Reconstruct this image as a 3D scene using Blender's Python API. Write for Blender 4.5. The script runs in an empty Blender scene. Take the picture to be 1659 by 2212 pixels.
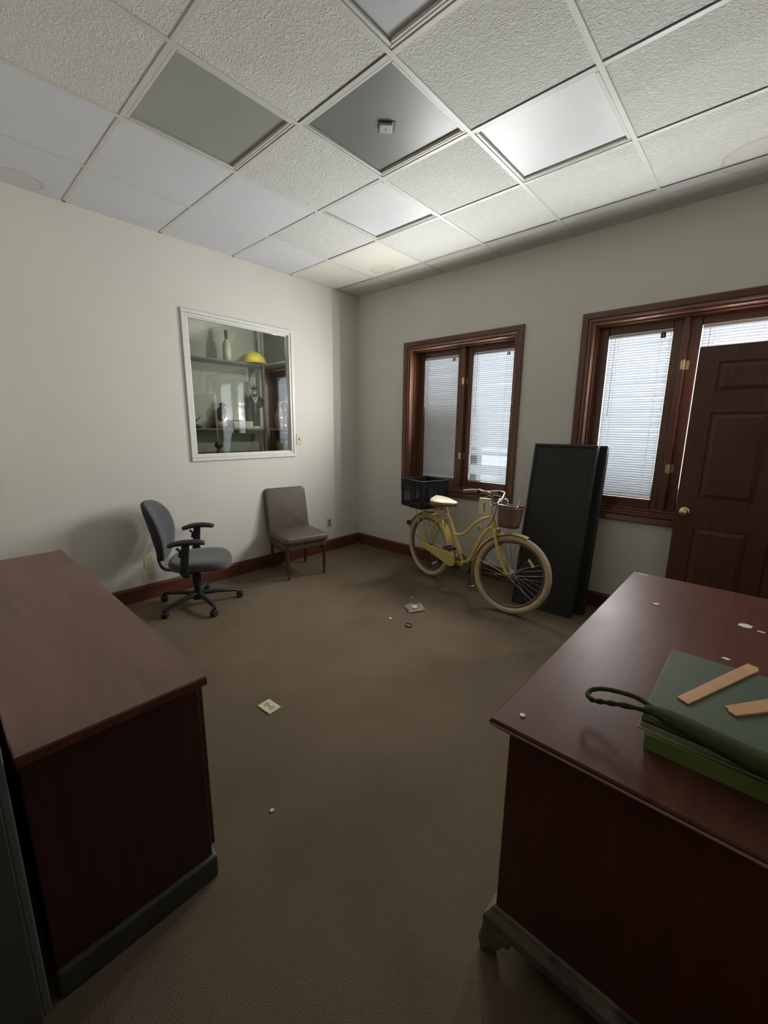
import bpy, math, random
from mathutils import Vector, Matrix
PI = math.pi
random.seed(7)
S = bpy.context.scene
COL = S.collection

# ------------------------------------------------------------------ helpers
class MB:
    def __init__(s): s.v = []; s.f = []; s.mi = []
    def add(s, vs, fs, m=0):
        b = len(s.v); s.v += [tuple(v) for v in vs]
        s.f += [tuple(i + b for i in f) for f in fs]; s.mi += [m] * len(fs); return s
    def box(s, x0, x1, y0, y1, z0, z1, M=None, m=0):
        vs = [Vector((x, y, z)) for z in (z0, z1) for y in (y0, y1) for x in (x0, x1)]
        if M: vs = [M @ v for v in vs]
        return s.add(vs, [(0, 2, 3, 1), (4, 5, 7, 6), (0, 1, 5, 4), (2, 6, 7, 3), (0, 4, 6, 2), (1, 3, 7, 5)], m)
    def frustum(s, x0, x1, y0, y1, z0, X0, X1, Y0, Y1, z1, M=None):
        vs = [Vector(p) for p in ((x0, y0, z0), (x1, y0, z0), (x0, y1, z0), (x1, y1, z0), (X0, Y0, z1), (X1, Y0, z1), (X0, Y1, z1), (X1, Y1, z1))]
        if M: vs = [M @ v for v in vs]
        return s.add(vs, [(0, 2, 3, 1), (4, 5, 7, 6), (0, 1, 5, 4), (2, 6, 7, 3), (0, 4, 6, 2), (1, 3, 7, 5)])
    def prism(s, poly, z0, z1, M=None):          # poly in xy, ccw
        n = len(poly); vs = [Vector((x, y, z0)) for x, y in poly] + [Vector((x, y, z1)) for x, y in poly]
        if M: vs = [M @ v for v in vs]
        return s.add(vs, [tuple(reversed(range(n))), tuple(range(n, 2 * n))] + [(i, (i + 1) % n, n + (i + 1) % n, n + i) for i in range(n)])
    def lathe(s, prof, n=24, M=None, cap=True):  # prof (r,z)
        vs = []
        for r, z in prof:
            for k in range(n):
                a = 2 * PI * k / n; v = Vector((r * math.cos(a), r * math.sin(a), z)); vs.append(M @ v if M else v)
        fs = []
        for j in range(len(prof) - 1):
            for k in range(n): fs.append((j * n + k, j * n + (k + 1) % n, (j + 1) * n + (k + 1) % n, (j + 1) * n + k))
        if cap: fs.append(tuple(reversed(range(n)))); fs.append(tuple(range((len(prof) - 1) * n, len(prof) * n)))
        return s.add(vs, fs)
    def tube(s, pts, r, n=12, closed=False, cap=True, sec=None, up=None):
        pts = [Vector(p) for p in pts]; N = len(pts)
        rs = r if isinstance(r, (list, tuple)) else [r] * N
        T = []
        for i in range(N):
            a = pts[i - 1] if (i or closed) else pts[0]; b = pts[(i + 1) % N] if (i < N - 1 or closed) else pts[i]
            T.append((b - a).normalized())
        ref = Vector(up) if up else (Vector((0, 0, 1)) if abs(T[0].z) < .9 else Vector((1, 0, 0)))
        u = (ref - T[0] * ref.dot(T[0])).normalized(); vs = []
        for i in range(N):
            if up: u = (Vector(up) - T[i] * Vector(up).dot(T[i])).normalized()
            else: u = (u - T[i] * u.dot(T[i])).normalized()
            w = T[i].cross(u)
            for k in range(n):
                a = 2 * PI * k / n; cu, cw = math.cos(a), math.sin(a)
                if sec: cu *= sec[0]; cw *= sec[1]
                vs.append(pts[i] + (u * cu + w * cw) * rs[i])
        fs = []
        for i in range(N if closed else N - 1):
            j = (i + 1) % N
            for k in range(n): fs.append((i * n + k, i * n + (k + 1) % n, j * n + (k + 1) % n, j * n + k))
        if cap and not closed: fs.append(tuple(reversed(range(n)))); fs.append(tuple(range((N - 1) * n, N * n)))
        return s.add(vs, fs)
    def blob(s, c, r, n=16, m=10, M=None):       # ellipsoid
        vs = []; fs = []
        for j in range(1, m):
            t = PI * j / m
            for k in range(n):
                a = 2 * PI * k / n
                v = Vector((c[0] + r[0] * math.sin(t) * math.cos(a), c[1] + r[1] * math.sin(t) * math.sin(a), c[2] - r[2] * math.cos(t)))
                vs.append(M @ v if M else v)
        p0 = Vector((c[0], c[1], c[2] - r[2])); p1 = Vector((c[0], c[1], c[2] + r[2]))
        if M: p0 = M @ p0; p1 = M @ p1
        vs += [p0, p1]; L = (m - 1) * n
        for j in range(m - 2):
            for k in range(n): fs.append((j * n + k, j * n + (k + 1) % n, (j + 1) * n + (k + 1) % n, (j + 1) * n + k))
        for k in range(n):
            fs.append((L, (k + 1) % n, k)); fs.append((L + 1, (m - 2) * n + k, (m - 2) * n + (k + 1) % n))
        return s.add(vs, fs)
    def surf(s, fn, nu, nv, closed_u=False):     # parametric sheet
        vs = [fn(i / nu, j / nv) for j in range(nv + 1) for i in range(nu + (0 if closed_u else 1))]
        w = nu + (0 if closed_u else 1)
        fs = [(j * w + i, j * w + (i + 1) % w, (j + 1) * w + (i + 1) % w, (j + 1) * w + i) for j in range(nv) for i in range(nu)]
        return s.add(vs, fs)
    def xf(s, M): s.v = [tuple(M @ Vector(v)) for v in s.v]; return s
    def build(s, name, mat, parent=None, smooth=True, ang=35, bevel=0, seg=2, sub=0, solid=0, loc=None):
        me = bpy.data.meshes.new(name); me.from_pydata(s.v, [], s.f); 
        mats = mat if isinstance(mat, (list, tuple)) else [mat]
        for m in mats: me.materials.append(m)
        if len(mats) > 1:
            for p, i in zip(me.polygons, s.mi): p.material_index = i
        me.validate(); me.update()
        if smooth:
            me.shade_smooth(); me.set_sharp_from_angle(angle=math.radians(ang))
        o = bpy.data.objects.new(name, me); COL.objects.link(o)
        if parent: o.parent = parent
        if loc: o.location = loc
        if solid:
            md = o.modifiers.new('solid', 'SOLIDIFY'); md.thickness = solid; md.offset = 0
        if bevel:
            md = o.modifiers.new('bevel', 'BEVEL'); md.width = bevel; md.segments = seg; md.limit_method = 'ANGLE'; md.angle_limit = math.radians(40); md.harden_normals = False
            me.shade_smooth(); me.set_sharp_from_angle(angle=math.radians(60))
        if sub:
            md = o.modifiers.new('sub', 'SUBSURF'); md.levels = sub; md.render_levels = sub
        return o

def rot(ax, deg): return Matrix.Rotation(math.radians(deg), 4, ax)
def tr(x, y, z): return Matrix.Translation((x, y, z))
def tag(o, label=None, cat=None, group=None, kind=None):
    if label: o['label'] = label
    if cat: o['category'] = cat
    if group: o['group'] = group
    if kind: o['kind'] = kind
    return o
def thing(name, label, cat, loc=(0, 0, 0), rz=0, group=None):
    o = bpy.data.objects.new(name, None); COL.objects.link(o); o.empty_display_size = .1
    o.location = loc; o.rotation_euler = (0, 0, math.radians(rz)); return tag(o, label, cat, group)
def struct(o): o['kind'] = 'structure'; return o
def spline(P, n=8, closed=False):
    P = [Vector(p) for p in P]; N = len(P); out = []
    rng = range(N if closed else N - 1)
    for i in rng:
        p0 = P[i - 1] if (i or closed) else P[0]; p1 = P[i]; p2 = P[(i + 1) % N]; p3 = P[(i + 2) % N] if (i + 2 < N or closed) else P[-1]
        for k in range(n):
            t = k / n
            out.append(.5 * ((2 * p1) + (p2 - p0) * t + (2 * p0 - 5 * p1 + 4 * p2 - p3) * t * t + (3 * p1 - p0 - 3 * p2 + p3) * t ** 3))
    if not closed: out.append(P[-1])
    return out
def rrect(x0, x1, y0, y1, r, n=6):
    out = []
    for cx, cy, a0 in ((x1 - r, y1 - r, 0), (x0 + r, y1 - r, 90), (x0 + r, y0 + r, 180), (x1 - r, y0 + r, 270)):
        for k in range(n + 1):
            a = math.radians(a0 + 90 * k / n); out.append((cx + r * math.cos(a), cy + r * math.sin(a)))
    return out

# ------------------------------------------------------------------ materials
def mat(name, col, rough=.6, metal=0, spec=.5, noise=None, bump=None, coat=0, sheen=0, mix2=None):
    """noise=(scale, amount, stretch xyz): value variation ; mix2=(colour, scale, lo, hi): patches ; bump=(scale, strength, dist)"""
    m = bpy.data.materials.new(name); m.use_nodes = True; nt = m.node_tree; N = nt.nodes; L = nt.links
    b = N['Principled BSDF']
    b.inputs['Base Color'].default_value = (*col, 1); b.inputs['Roughness'].default_value = rough
    b.inputs['Metallic'].default_value = metal; b.inputs['Specular IOR Level'].default_value = spec
    if coat: b.inputs['Coat Weight'].default_value = coat; b.inputs['Coat Roughness'].default_value = .15
    if sheen: b.inputs['Sheen Weight'].default_value = sheen
    tc = N.new('ShaderNodeTexCoord'); out = None
    if noise:
        mp = N.new('ShaderNodeMapping'); L.new(tc.outputs['Object'], mp.inputs['Vector'])
        mp.inputs['Scale'].default_value = noise[2] if len(noise) > 2 else (1, 1, 1)
        nz = N.new('ShaderNodeTexNoise'); nz.inputs['Scale'].default_value = noise[0]; nz.inputs['Detail'].default_value = 6
        L.new(mp.outputs[0], nz.inputs['Vector'])
        mr = N.new('ShaderNodeMapRange'); mr.inputs['From Min'].default_value = .3; mr.inputs['From Max'].default_value = .7
        mr.inputs['To Min'].default_value = 1 - noise[1]; mr.inputs['To Max'].default_value = 1 + noise[1]
        L.new(nz.outputs['Fac'], mr.inputs['Value'])
        mx = N.new('ShaderNodeVectorMath'); mx.operation = 'SCALE'; mx.inputs[0].default_value = col
        L.new(mr.outputs[0], mx.inputs['Scale']); out = mx.outputs[0]
    if mix2:
        nz = N.new('ShaderNodeTexNoise'); nz.inputs['Scale'].default_value = mix2[1]; nz.inputs['Detail'].default_value = 5
        L.new(tc.outputs['Object'], nz.inputs['Vector'])
        mr = N.new('ShaderNodeMapRange'); mr.inputs['From Min'].default_value = mix2[2]; mr.inputs['From Max'].default_value = mix2[3]
        L.new(nz.outputs['Fac'], mr.inputs['Value'])
        mm = N.new('ShaderNodeMix'); mm.data_type = 'RGBA'; L.new(mr.outputs[0], mm.inputs['Factor'])
        if out: L.new(out, mm.inputs['A'])
        else: mm.inputs['A'].default_value = (*col, 1)
        mm.inputs['B'].default_value = (*mix2[0], 1); out = mm.outputs['Result']
    if out: L.new(out, b.inputs['Base Color'])
    if bump:
        nz = N.new('ShaderNodeTexNoise'); nz.inputs['Scale'].default_value = bump[0]; nz.inputs['Detail'].default_value = 4
        L.new(tc.outputs['Object'], nz.inputs['Vector'])
        bp = N.new('ShaderNodeBump'); bp.inputs['Strength'].default_value = bump[1]; bp.inputs['Distance'].default_value = bump[2]
        L.new(nz.outputs['Fac'], bp.inputs['Height']); L.new(bp.outputs[0], b.inputs['Normal'])
    return m
def wood(name, c1, c2, rough, scale=(1, 14, 14), coat=0, spec=.5):
    m = bpy.data.materials.new(name); m.use_nodes = True; nt = m.node_tree; N = nt.nodes; L = nt.links; b = N['Principled BSDF']
    tc = N.new('ShaderNodeTexCoord'); mp = N.new('ShaderNodeMapping'); mp.inputs['Scale'].default_value = scale
    L.new(tc.outputs['Object'], mp.inputs['Vector'])
    nz = N.new('ShaderNodeTexNoise'); nz.inputs['Scale'].default_value = 2.2; nz.inputs['Detail'].default_value = 8; nz.inputs['Distortion'].default_value = .6
    L.new(mp.outputs[0], nz.inputs['Vector'])
    r = N.new('ShaderNodeValToRGB'); r.color_ramp.elements[0].position = .3; r.color_ramp.elements[1].position = .7
    r.color_ramp.elements[0].color = (*c1, 1); r.color_ramp.elements[1].color = (*c2, 1)
    L.new(nz.outputs['Fac'], r.inputs[0]); L.new(r.outputs[0], b.inputs['Base Color'])
    b.inputs['Roughness'].default_value = rough; b.inputs['Specular IOR Level'].default_value = spec
    if coat: b.inputs['Coat Weight'].default_value = coat; b.inputs['Coat Roughness'].default_value = .2
    n2 = N.new('ShaderNodeTexNoise'); n2.inputs['Scale'].default_value = 3; n2.inputs['Detail'].default_value = 3
    L.new(tc.outputs['Object'], n2.inputs['Vector'])
    mr = N.new('ShaderNodeMapRange'); mr.inputs['To Min'].default_value = max(.05, rough - .08); mr.inputs['To Max'].default_value = rough + .08
    L.new(n2.outputs['Fac'], mr.inputs['Value']); L.new(mr.outputs[0], b.inputs['Roughness'])
    return m

M = {}
M['paintBounce'] = mat('bounce_wall_paint', (.70, .67, .60), .8, spec=.2, noise=(1.3, .04))  # tone of the off-view walls, raised for the light they bounce back
M['paint'] = mat('wall_paint', (.60, .585, .53), .75, spec=.25, noise=(1.3, .03), bump=(120, .12, .002))
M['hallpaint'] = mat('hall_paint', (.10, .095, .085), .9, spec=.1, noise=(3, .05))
M['trimgray'] = mat('gray_trim_paint', (.12, .13, .125), .6, noise=(9, .1))
M['whitetrim'] = mat('white_trim_paint', (.62, .61, .57), .45, noise=(20, .04), bump=(60, .1, .001))
M['grid'] = mat('ceiling_grid_paint', (.50, .50, .46), .45, noise=(20, .04))
M['gap'] = mat('dark_gap', (.03, .03, .03), .8, noise=(10, .1))
M['cas'] = wood('mahogany_casing', (.080, .031, .016), (.135, .053, .027), .3, (10, 10, 1.2), coat=.3)
M['cash'] = wood('mahogany_casing_grain_across', (.080, .031, .016), (.135, .053, .027), .3, (1.2, 10, 10), coat=.3)
M['baseb'] = wood('baseboard_wood', (.075, .024, .012), (.125, .042, .021), .45, (1.5, 10, 10))
M['doorw'] = wood('door_wood', (.062, .026, .013), (.10, .042, .02), .45, (14, 14, 1.1))
M['deskend'] = wood('desk_side_wood', (.075, .020, .010), (.11, .030, .014), .45, (12, 12, 1))
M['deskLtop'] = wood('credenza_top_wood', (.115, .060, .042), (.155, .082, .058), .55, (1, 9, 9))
M['deskRtop'] = wood('desk_top_wood', (.085, .032, .022), (.115, .044, .031), .42, (9, 1, 9), coat=0, spec=.10)
M['bead'] = mat('worn_edge_highlight', (.26, .15, .09), .16, noise=(7, .25), coat=.5)  # highlight on the worn edge, put into a paler wood tone
M['deskbase'] = mat('dusty_base_moulding', (.15, .142, .105), .5, noise=(14, .25), mix2=((.03, .022, .015), 9, .5, .7))
M['slat'] = None
M['black'] = mat('black_plastic', (.012, .012, .013), .45, noise=(20, .1))
M['blackfab'] = mat('black_panel_cloth', (.018, .020, .018), .75, noise=(60, .15), bump=(300, .3, .001))
M['chairfab'] = mat('grey_chair_fabric', (.050, .053, .057), .95, noise=(220, .25), bump=(400, .5, .001), sheen=.2)
M['chairdark'] = mat('dark_chair_fabric', (.020, .021, .023), .95, noise=(220, .2), bump=(400, .5, .001))
M['tan'] = mat('tan_vinyl', (.080, .061, .042), .5, noise=(9, .1), bump=(50, .2, .002))
M['leg'] = wood('chair_leg_wood', (.06, .022, .014), (.10, .035, .02), .4, (12, 12, 1))
M['chrome'] = mat('chrome', (.62, .62, .62), .18, 1, noise=(15, .08))
M['steel'] = mat('spoke_steel', (.35, .35, .35), .3, 1, noise=(15, .1))
M['brass'] = mat('brass', (.70, .56, .30), .28, 1, noise=(25, .1))
M['yellow'] = mat('yellow_bike_paint', (.62, .47, .13), .35, noise=(5, .05), coat=.3)
M['tyre'] = mat('cream_tyre', (.50, .39, .25), .7, noise=(14, .12), bump=(90, .2, .001))
M['rim'] = mat('brown_rim', (.13, .075, .05), .45, noise=(10, .1))
M['cream'] = mat('cream_vinyl', (.72, .65, .47), .5, noise=(12, .05))
M['brownv'] = mat('brown_vinyl', (.25, .13, .07), .5, noise=(16, .12))
M['bask'] = mat('basket_brown', (.17, .085, .06), .5, noise=(12, .2, (6, 6, 1)), bump=(80, .3, .002))
M['crate'] = mat('black_crate', (.010, .012, .015), .6, spec=.2, noise=(20, .1))
M['plate'] = mat('ivory_plastic', (.56, .53, .36), .4, noise=(12, .04))
M['beigeplate'] = mat('beige_plastic', (.46, .42, .33), .4, noise=(12, .04))
M['darkhole'] = mat('dark_slot', (.05, .04, .03), .6, noise=(10, .1))
M['bgreen'] = mat('grey_green_cover', (.072, .092, .060), .65, spec=.25, noise=(5, .12), bump=(140, .2, .0008), mix2=((.075, .10, .062), 7, .5, .75))
M['ogreen'] = mat('olive_green_edge', (.13, .20, .05), .7, noise=(10, .15))
M['pagel'] = mat('pale_page_edge', (.30, .30, .19), .7, noise=(60, .2, (1, 1, 12)))
M['strap'] = mat('dark_olive_strap', (.034, .042, .016), .9, spec=.12, noise=(14, .3), bump=(160, .4, .002))
M['stripw'] = wood('orange_wood', (.42, .22, .09), (.55, .31, .14), .6, (14, 14, 14))
M['paper'] = mat('paper', (.66, .62, .54), .7, noise=(20, .08))
M['pink'] = mat('pink_chip', (.60, .25, .20), .6, noise=(20, .08))
M['mint'] = mat('mint_dot', (.42, .58, .46), .5, noise=(20, .08))
M['brownc'] = mat('brown_cap', (.13, .07, .045), .5, noise=(20, .1))
M['film'] = mat('clear_film', (.40, .37, .36), .12, noise=(20, .1)); M['film'].node_tree.nodes['Principled BSDF'].inputs['Alpha'].default_value = .45
M['roomwall'] = mat('store_room_wall', (.58, .59, .52), .8, spec=.2, noise=(2, .04))
M['partw'] = mat('shaded_partition_wall', (.07, .07, .068), .8, spec=.2, noise=(2, .06))  # the side wall's shade is put into this darker tone
M['shelf'] = mat('grey_shelf', (.16, .17, .15), .6, noise=(8, .1))
M['hat'] = mat('yellow_hat', (.80, .62, .05), .5, noise=(10, .08))
M['figd'] = mat('dark_glaze', (.02, .022, .03), .35, noise=(12, .2))
M['figc'] = mat('pale_glaze', (.60, .58, .48), .35, noise=(12, .1))
M['skin'] = mat('painted_face', (.50, .34, .24), .5, noise=(12, .1))
M['figb'] = mat('brown_glaze', (.14, .08, .05), .4, noise=(12, .2))
M['glassy'] = mat('pale_bottle_glass', (.55, .55, .44), .15, noise=(8, .1))
M['tagdk'] = mat('dark_plastic_lock', (.03, .02, .03), .4, noise=(10, .1))
M['ground'] = mat('concrete_paving', (.40, .40, .38), .9, noise=(3, .2))
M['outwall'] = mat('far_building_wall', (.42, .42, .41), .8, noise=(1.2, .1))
M['outblockD'] = mat('outside_blocker_dark', (.10, .10, .095), .9, noise=(3, .2))
M['carp'] = mat('car_paint', (.08, .09, .11), .25, coat=.6, noise=(3, .05))
M['rubber'] = mat('rubber', (.015, .015, .015), .7, noise=(10, .1))

def slatmat(name, tl):
    m = bpy.data.materials.new(name); m.use_nodes = True; nt = m.node_tree; N = nt.nodes; L = nt.links
    N.remove(N['Principled BSDF'])
    tc = N.new('ShaderNodeTexCoord'); nz = N.new('ShaderNodeTexNoise'); nz.inputs['Scale'].default_value = 4
    mp = N.new('ShaderNodeMapping'); mp.inputs['Scale'].default_value = (1, 1, 9); L.new(tc.outputs['Object'], mp.inputs[0]); L.new(mp.outputs[0], nz.inputs['Vector'])
    r = N.new('ShaderNodeValToRGB'); r.color_ramp.elements[0].color = (.77, .79, .83, 1); r.color_ramp.elements[1].color = (.83, .85, .89, 1); L.new(nz.outputs['Fac'], r.inputs[0])
    d = N.new('ShaderNodeBsdfDiffuse'); t = N.new('ShaderNodeBsdfTranslucent'); g = N.new('ShaderNodeBsdfGlossy'); g.inputs['Roughness'].default_value = .35
    for x in (d, t, g): L.new(r.outputs[0], x.inputs['Color'])
    a = N.new('ShaderNodeMixShader'); a.inputs[0].default_value = tl; L.new(d.outputs[0], a.inputs[1]); L.new(t.outputs[0], a.inputs[2])
    c = N.new('ShaderNodeMixShader'); c.inputs[0].default_value = .08; L.new(a.outputs[0], c.inputs[1]); L.new(g.outputs[0], c.inputs[2])
    L.new(c.outputs[0], N['Material Output'].inputs[0]); return m
M['slatA'] = slatmat('blind_slat_closed', .07)
M['slatB'] = slatmat('blind_slat_open', .16)
def glassmat(name, tint, k=1.0, rough=0.0):
    m = bpy.data.materials.new(name); m.use_nodes = True; nt = m.node_tree; N = nt.nodes; L = nt.links
    N.remove(N['Principled BSDF'])
    f = N.new('ShaderNodeFresnel'); f.inputs['IOR'].default_value = 1.5
    mu = N.new('ShaderNodeMath'); mu.operation = 'MULTIPLY'; mu.inputs[1].default_value = k; mu.use_clamp = True; L.new(f.outputs[0], mu.inputs[0])
    t = N.new('ShaderNodeBsdfTransparent'); t.inputs[0].default_value = (*tint, 1)
    g = N.new('ShaderNodeBsdfGlossy'); g.inputs['Roughness'].default_value = rough
    nz = N.new('ShaderNodeTexNoise'); nz.inputs['Scale'].default_value = 2.5; r = N.new('ShaderNodeMapRange')
    tc = N.new('ShaderNodeTexCoord'); L.new(tc.outputs['Object'], nz.inputs['Vector']); L.new(nz.outputs[0], r.inputs[0])
    r.inputs['To Min'].default_value = rough; r.inputs['To Max'].default_value = rough + .015; L.new(r.outputs[0], g.inputs['Roughness'])
    x = N.new('ShaderNodeMixShader'); L.new(mu.outputs[0], x.inputs[0]); L.new(t.outputs[0], x.inputs[1]); L.new(g.outputs[0], x.inputs[2])
    L.new(x.outputs[0], N['Material Output'].inputs[0]); return m
M['glass'] = glassmat('window_glass', (.95, .97, .96))
M['glassI'] = glassmat('interior_glass', (.88, .90, .88), 4.5)

def carpetmat():
    m = mat('brown_carpet', (.138, .105, .070), .95, spec=.1, noise=(1.6, .10), mix2=((.112, .083, .053), 2.3, .5, .8))
    nt = m.node_tree; N = nt.nodes; L = nt.links; b = N['Principled BSDF']
    src = b.inputs['Base Color'].links[0].from_socket
    tc = [n for n in N if n.type == 'TEX_COORD'][0]
    n2 = N.new('ShaderNodeTexNoise'); n2.inputs['Scale'].default_value = 260; n2.inputs['Detail'].default_value = 3; L.new(tc.outputs['Object'], n2.inputs['Vector'])
    mr = N.new('ShaderNodeMapRange'); mr.inputs['From Min'].default_value = .3; mr.inputs['From Max'].default_value = .7; mr.inputs['To Min'].default_value = .72; mr.inputs['To Max'].default_value = 1.28
    L.new(n2.outputs[0], mr.inputs[0]); sc = N.new('ShaderNodeVectorMath'); sc.operation = 'SCALE'; L.new(src, sc.inputs[0]); L.new(mr.outputs[0], sc.inputs['Scale'])
    L.new(sc.outputs[0], b.inputs['Base Color'])
    bp = N.new('ShaderNodeBump'); bp.inputs['Strength'].default_value = .6; bp.inputs['Distance'].default_value = .004; L.new(n2.outputs[0], bp.inputs['Height']); L.new(bp.outputs[0], b.inputs['Normal'])
    return m
M['carpet'] = carpetmat()

def tilemat(name, col, strength, scale, stains=False):
    m = mat(name, col, .85, spec=.15, noise=(2.0, .03))
    nt = m.node_tree; N = nt.nodes; L = nt.links; b = N['Principled BSDF']; tc = [n for n in N if n.type == 'TEX_COORD'][0]
    if strength:
        mp = N.new('ShaderNodeMapping'); mp.inputs['Scale'].default_value = (1, 1.25, 1); L.new(tc.outputs['Object'], mp.inputs[0])
        n2 = N.new('ShaderNodeTexNoise'); n2.inputs['Scale'].default_value = scale; n2.inputs['Detail'].default_value = 3; n2.inputs['Distortion'].default_value = 1.2
        L.new(mp.outputs[0], n2.inputs['Vector'])
        cr = N.new('ShaderNodeValToRGB'); cr.color_ramp.elements[0].position = .42; cr.color_ramp.elements[1].position = .60; L.new(n2.outputs[0], cr.inputs[0])
        bp = N.new('ShaderNodeBump'); bp.inputs['Strength'].default_value = strength; bp.inputs['Distance'].default_value = .006
        L.new(cr.outputs[0], bp.inputs['Height']); L.new(bp.outputs[0], b.inputs['Normal'])
    # ring-shaped water stains
    src = b.inputs['Base Color'].links[0].from_socket
    last = src
    for (x, y, r, asp) in stains or []:
        mp = N.new('ShaderNodeMapping'); mp.vector_type = 'POINT'; mp.inputs['Location'].default_value = (-x, -y * asp, 0); mp.inputs['Scale'].default_value = (1, asp, 0)
        L.new(tc.outputs['Object'], mp.inputs[0])
        ln = N.new('ShaderNodeVectorMath'); ln.operation = 'LENGTH'
        nn = N.new('ShaderNodeTexNoise'); nn.inputs['Scale'].default_value = 6; L.new(tc.outputs['Object'], nn.inputs['Vector'])
        L.new(mp.outputs[0], ln.inputs[0])
        ad = N.new('ShaderNodeMath'); ad.operation = 'MULTIPLY_ADD'; ad.inputs[1].default_value = .05; L.new(nn.outputs[0], ad.inputs[0]); L.new(ln.outputs['Value'], ad.inputs[2])
        cr = N.new('ShaderNodeValToRGB'); e = cr.color_ramp.elements
        e[0].position = max(0, r - .012); e[0].color = (.12, .12, .12, 1); e[1].position = r + .012; e[1].color = (0, 0, 0, 1)
        k = e.new(r); k.color = (.5, .5, .5, 1)
        L.new(ad.outputs[0], cr.inputs[0])
        mm = N.new('ShaderNodeMix'); mm.data_type = 'RGBA'; L.new(cr.outputs[0], mm.inputs['Factor']); L.new(last, mm.inputs['A']); mm.inputs['B'].default_value = (.36, .29, .18, 1)
        last = mm.outputs['Result']
    if last != src: L.new(last, b.inputs['Base Color'])
    return m
ST = [(.80, -.46, .14, 1.3), (.10, -3.02, .15, 1), (3.50, -.36, .20, 1)]
M['tileT'] = tilemat('textured_ceiling_tile', (.565, .565, .54), .5, 62, ST)
M['tileS'] = tilemat('smooth_ceiling_tile', (.555, .56, .585), 0, 1, ST)
M['tileC'] = tilemat('cream_smooth_tile', (.60, .58, .51), .15, 60, ST)
def lensmat(name, col, rough):
    m = mat(name, col, rough, spec=.5, noise=(3, .05)); nt = m.node_tree; N = nt.nodes; L = nt.links; b = N['Principled BSDF']
    tc = [n for n in N if n.type == 'TEX_COORD'][0]
    w = N.new('ShaderNodeTexWave'); w.inputs['Scale'].default_value = 60; L.new(tc.outputs['Object'], w.inputs['Vector'])
    bp = N.new('ShaderNodeBump'); bp.inputs['Strength'].default_value = .15; bp.inputs['Distance'].default_value = .001; L.new(w.outputs[0], bp.inputs['Height']); L.new(bp.outputs[0], b.inputs['Normal'])
    return m
M['lensW'] = lensmat('white_light_lens', (.52, .54, .54), .45)
M['lensG'] = lensmat('grey_light_lens', (.26, .27, .25), .38)
M['lensD'] = lensmat('dark_light_lens', (.13, .14, .13), .38)
M['lensR'] = lensmat('ribbed_light_lens', (.44, .45, .47), .35)

# ------------------------------------------------------------------ room shell
H = 2.933; XR = 4.32; YF = -3.645
ix0, ix1, iy0, iy1 = 0, 0, 0, 0
GY0, GY1, GZ0, GZ1 = -2.012, -.985, 1.190, 2.372      # rough opening of inner glazed window
floor = MB().box(-1.25, XR + .15, -5.6, .30, -.12, 0).build('floor', M['carpet'], smooth=False); struct(floor)

def wall_with_holes(axis, p0, p1, a0, a1, z0, z1, holes):
    """axis 'x': slab between x=p0..p1 running in y a0..a1 ; axis 'y': slab y=p0..p1 running in x"""
    mb = MB(); hs = sorted(holes); cuts = [a0]
    def B(u0, u1, w0, w1):
        if u1 - u0 < 1e-5 or w1 - w0 < 1e-5: return
        if axis == 'x': mb.box(p0, p1, u0, u1, w0, w1)
        else: mb.box(u0, u1, p0, p1, w0, w1)
    cur = a0
    for h0, h1, b0, b1 in hs:
        B(cur, h0, z0, z1); B(h0, h1, z0, b0); B(h0, h1, b1, z1); cur = h1
    B(cur, a1, z0, z1); return mb
WZ0, WZ1 = .765, 2.345
W1 = (.714, 2.054); W2 = (2.532, 3.872); CW = .07
struct(wall_with_holes('x', -.05, 0, YF - .12, .30, 0, H, [(GY0, GY1, GZ0, GZ1)]).build('wall_left', M['paint'], smooth=False))
struct(wall_with_holes('y', 0, .30, 0, XR + .12, 0, H, [(w[0] + CW, w[1] - CW, WZ0 + CW, WZ1 - CW) for w in (W1, W2)]).build('wall_back', M['paint'], smooth=False))
struct(wall_with_holes('x', XR, XR + .12, YF - .12, 0, 0, H, [(-1.06, -.16, 0, 2.03)]).build('wall_right', M['paintBounce'], smooth=False))
struct(wall_with_holes('y', YF - .12, YF, 0, XR, 0, H, [(2.60, 4.20, 0, 2.2)]).build('wall_front', M['paintBounce'], smooth=False))
# dark hall behind the photographer and closet behind the open door
hall = MB()
hall.box(1.7, 1.8, -5.5, YF - .12, 0, H).box(XR + .02, XR + .12, -5.5, YF - .12, 0, H).box(1.7, XR + .12, -5.6, -5.5, 0, H)
struct(hall.build('wall_hall', M['hallpaint'], smooth=False))
clo = MB().box(XR + .12, XR + 1.0, -1.2, -1.1, 0, 2.3).box(XR + .12, XR + 1.0, -.12, -.02, 0, 2.3).box(XR + 1.0, XR + 1.1, -1.2, -.02, 0, 2.3).box(XR + .12, XR + 1.1, -1.2, -.02, 2.3, 2.4).box(XR + .15, XR + 1.1, -1.2, -.02, -.1, 0)
struct(clo.build('wall_closet', M['hallpaint'], smooth=False))

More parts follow.
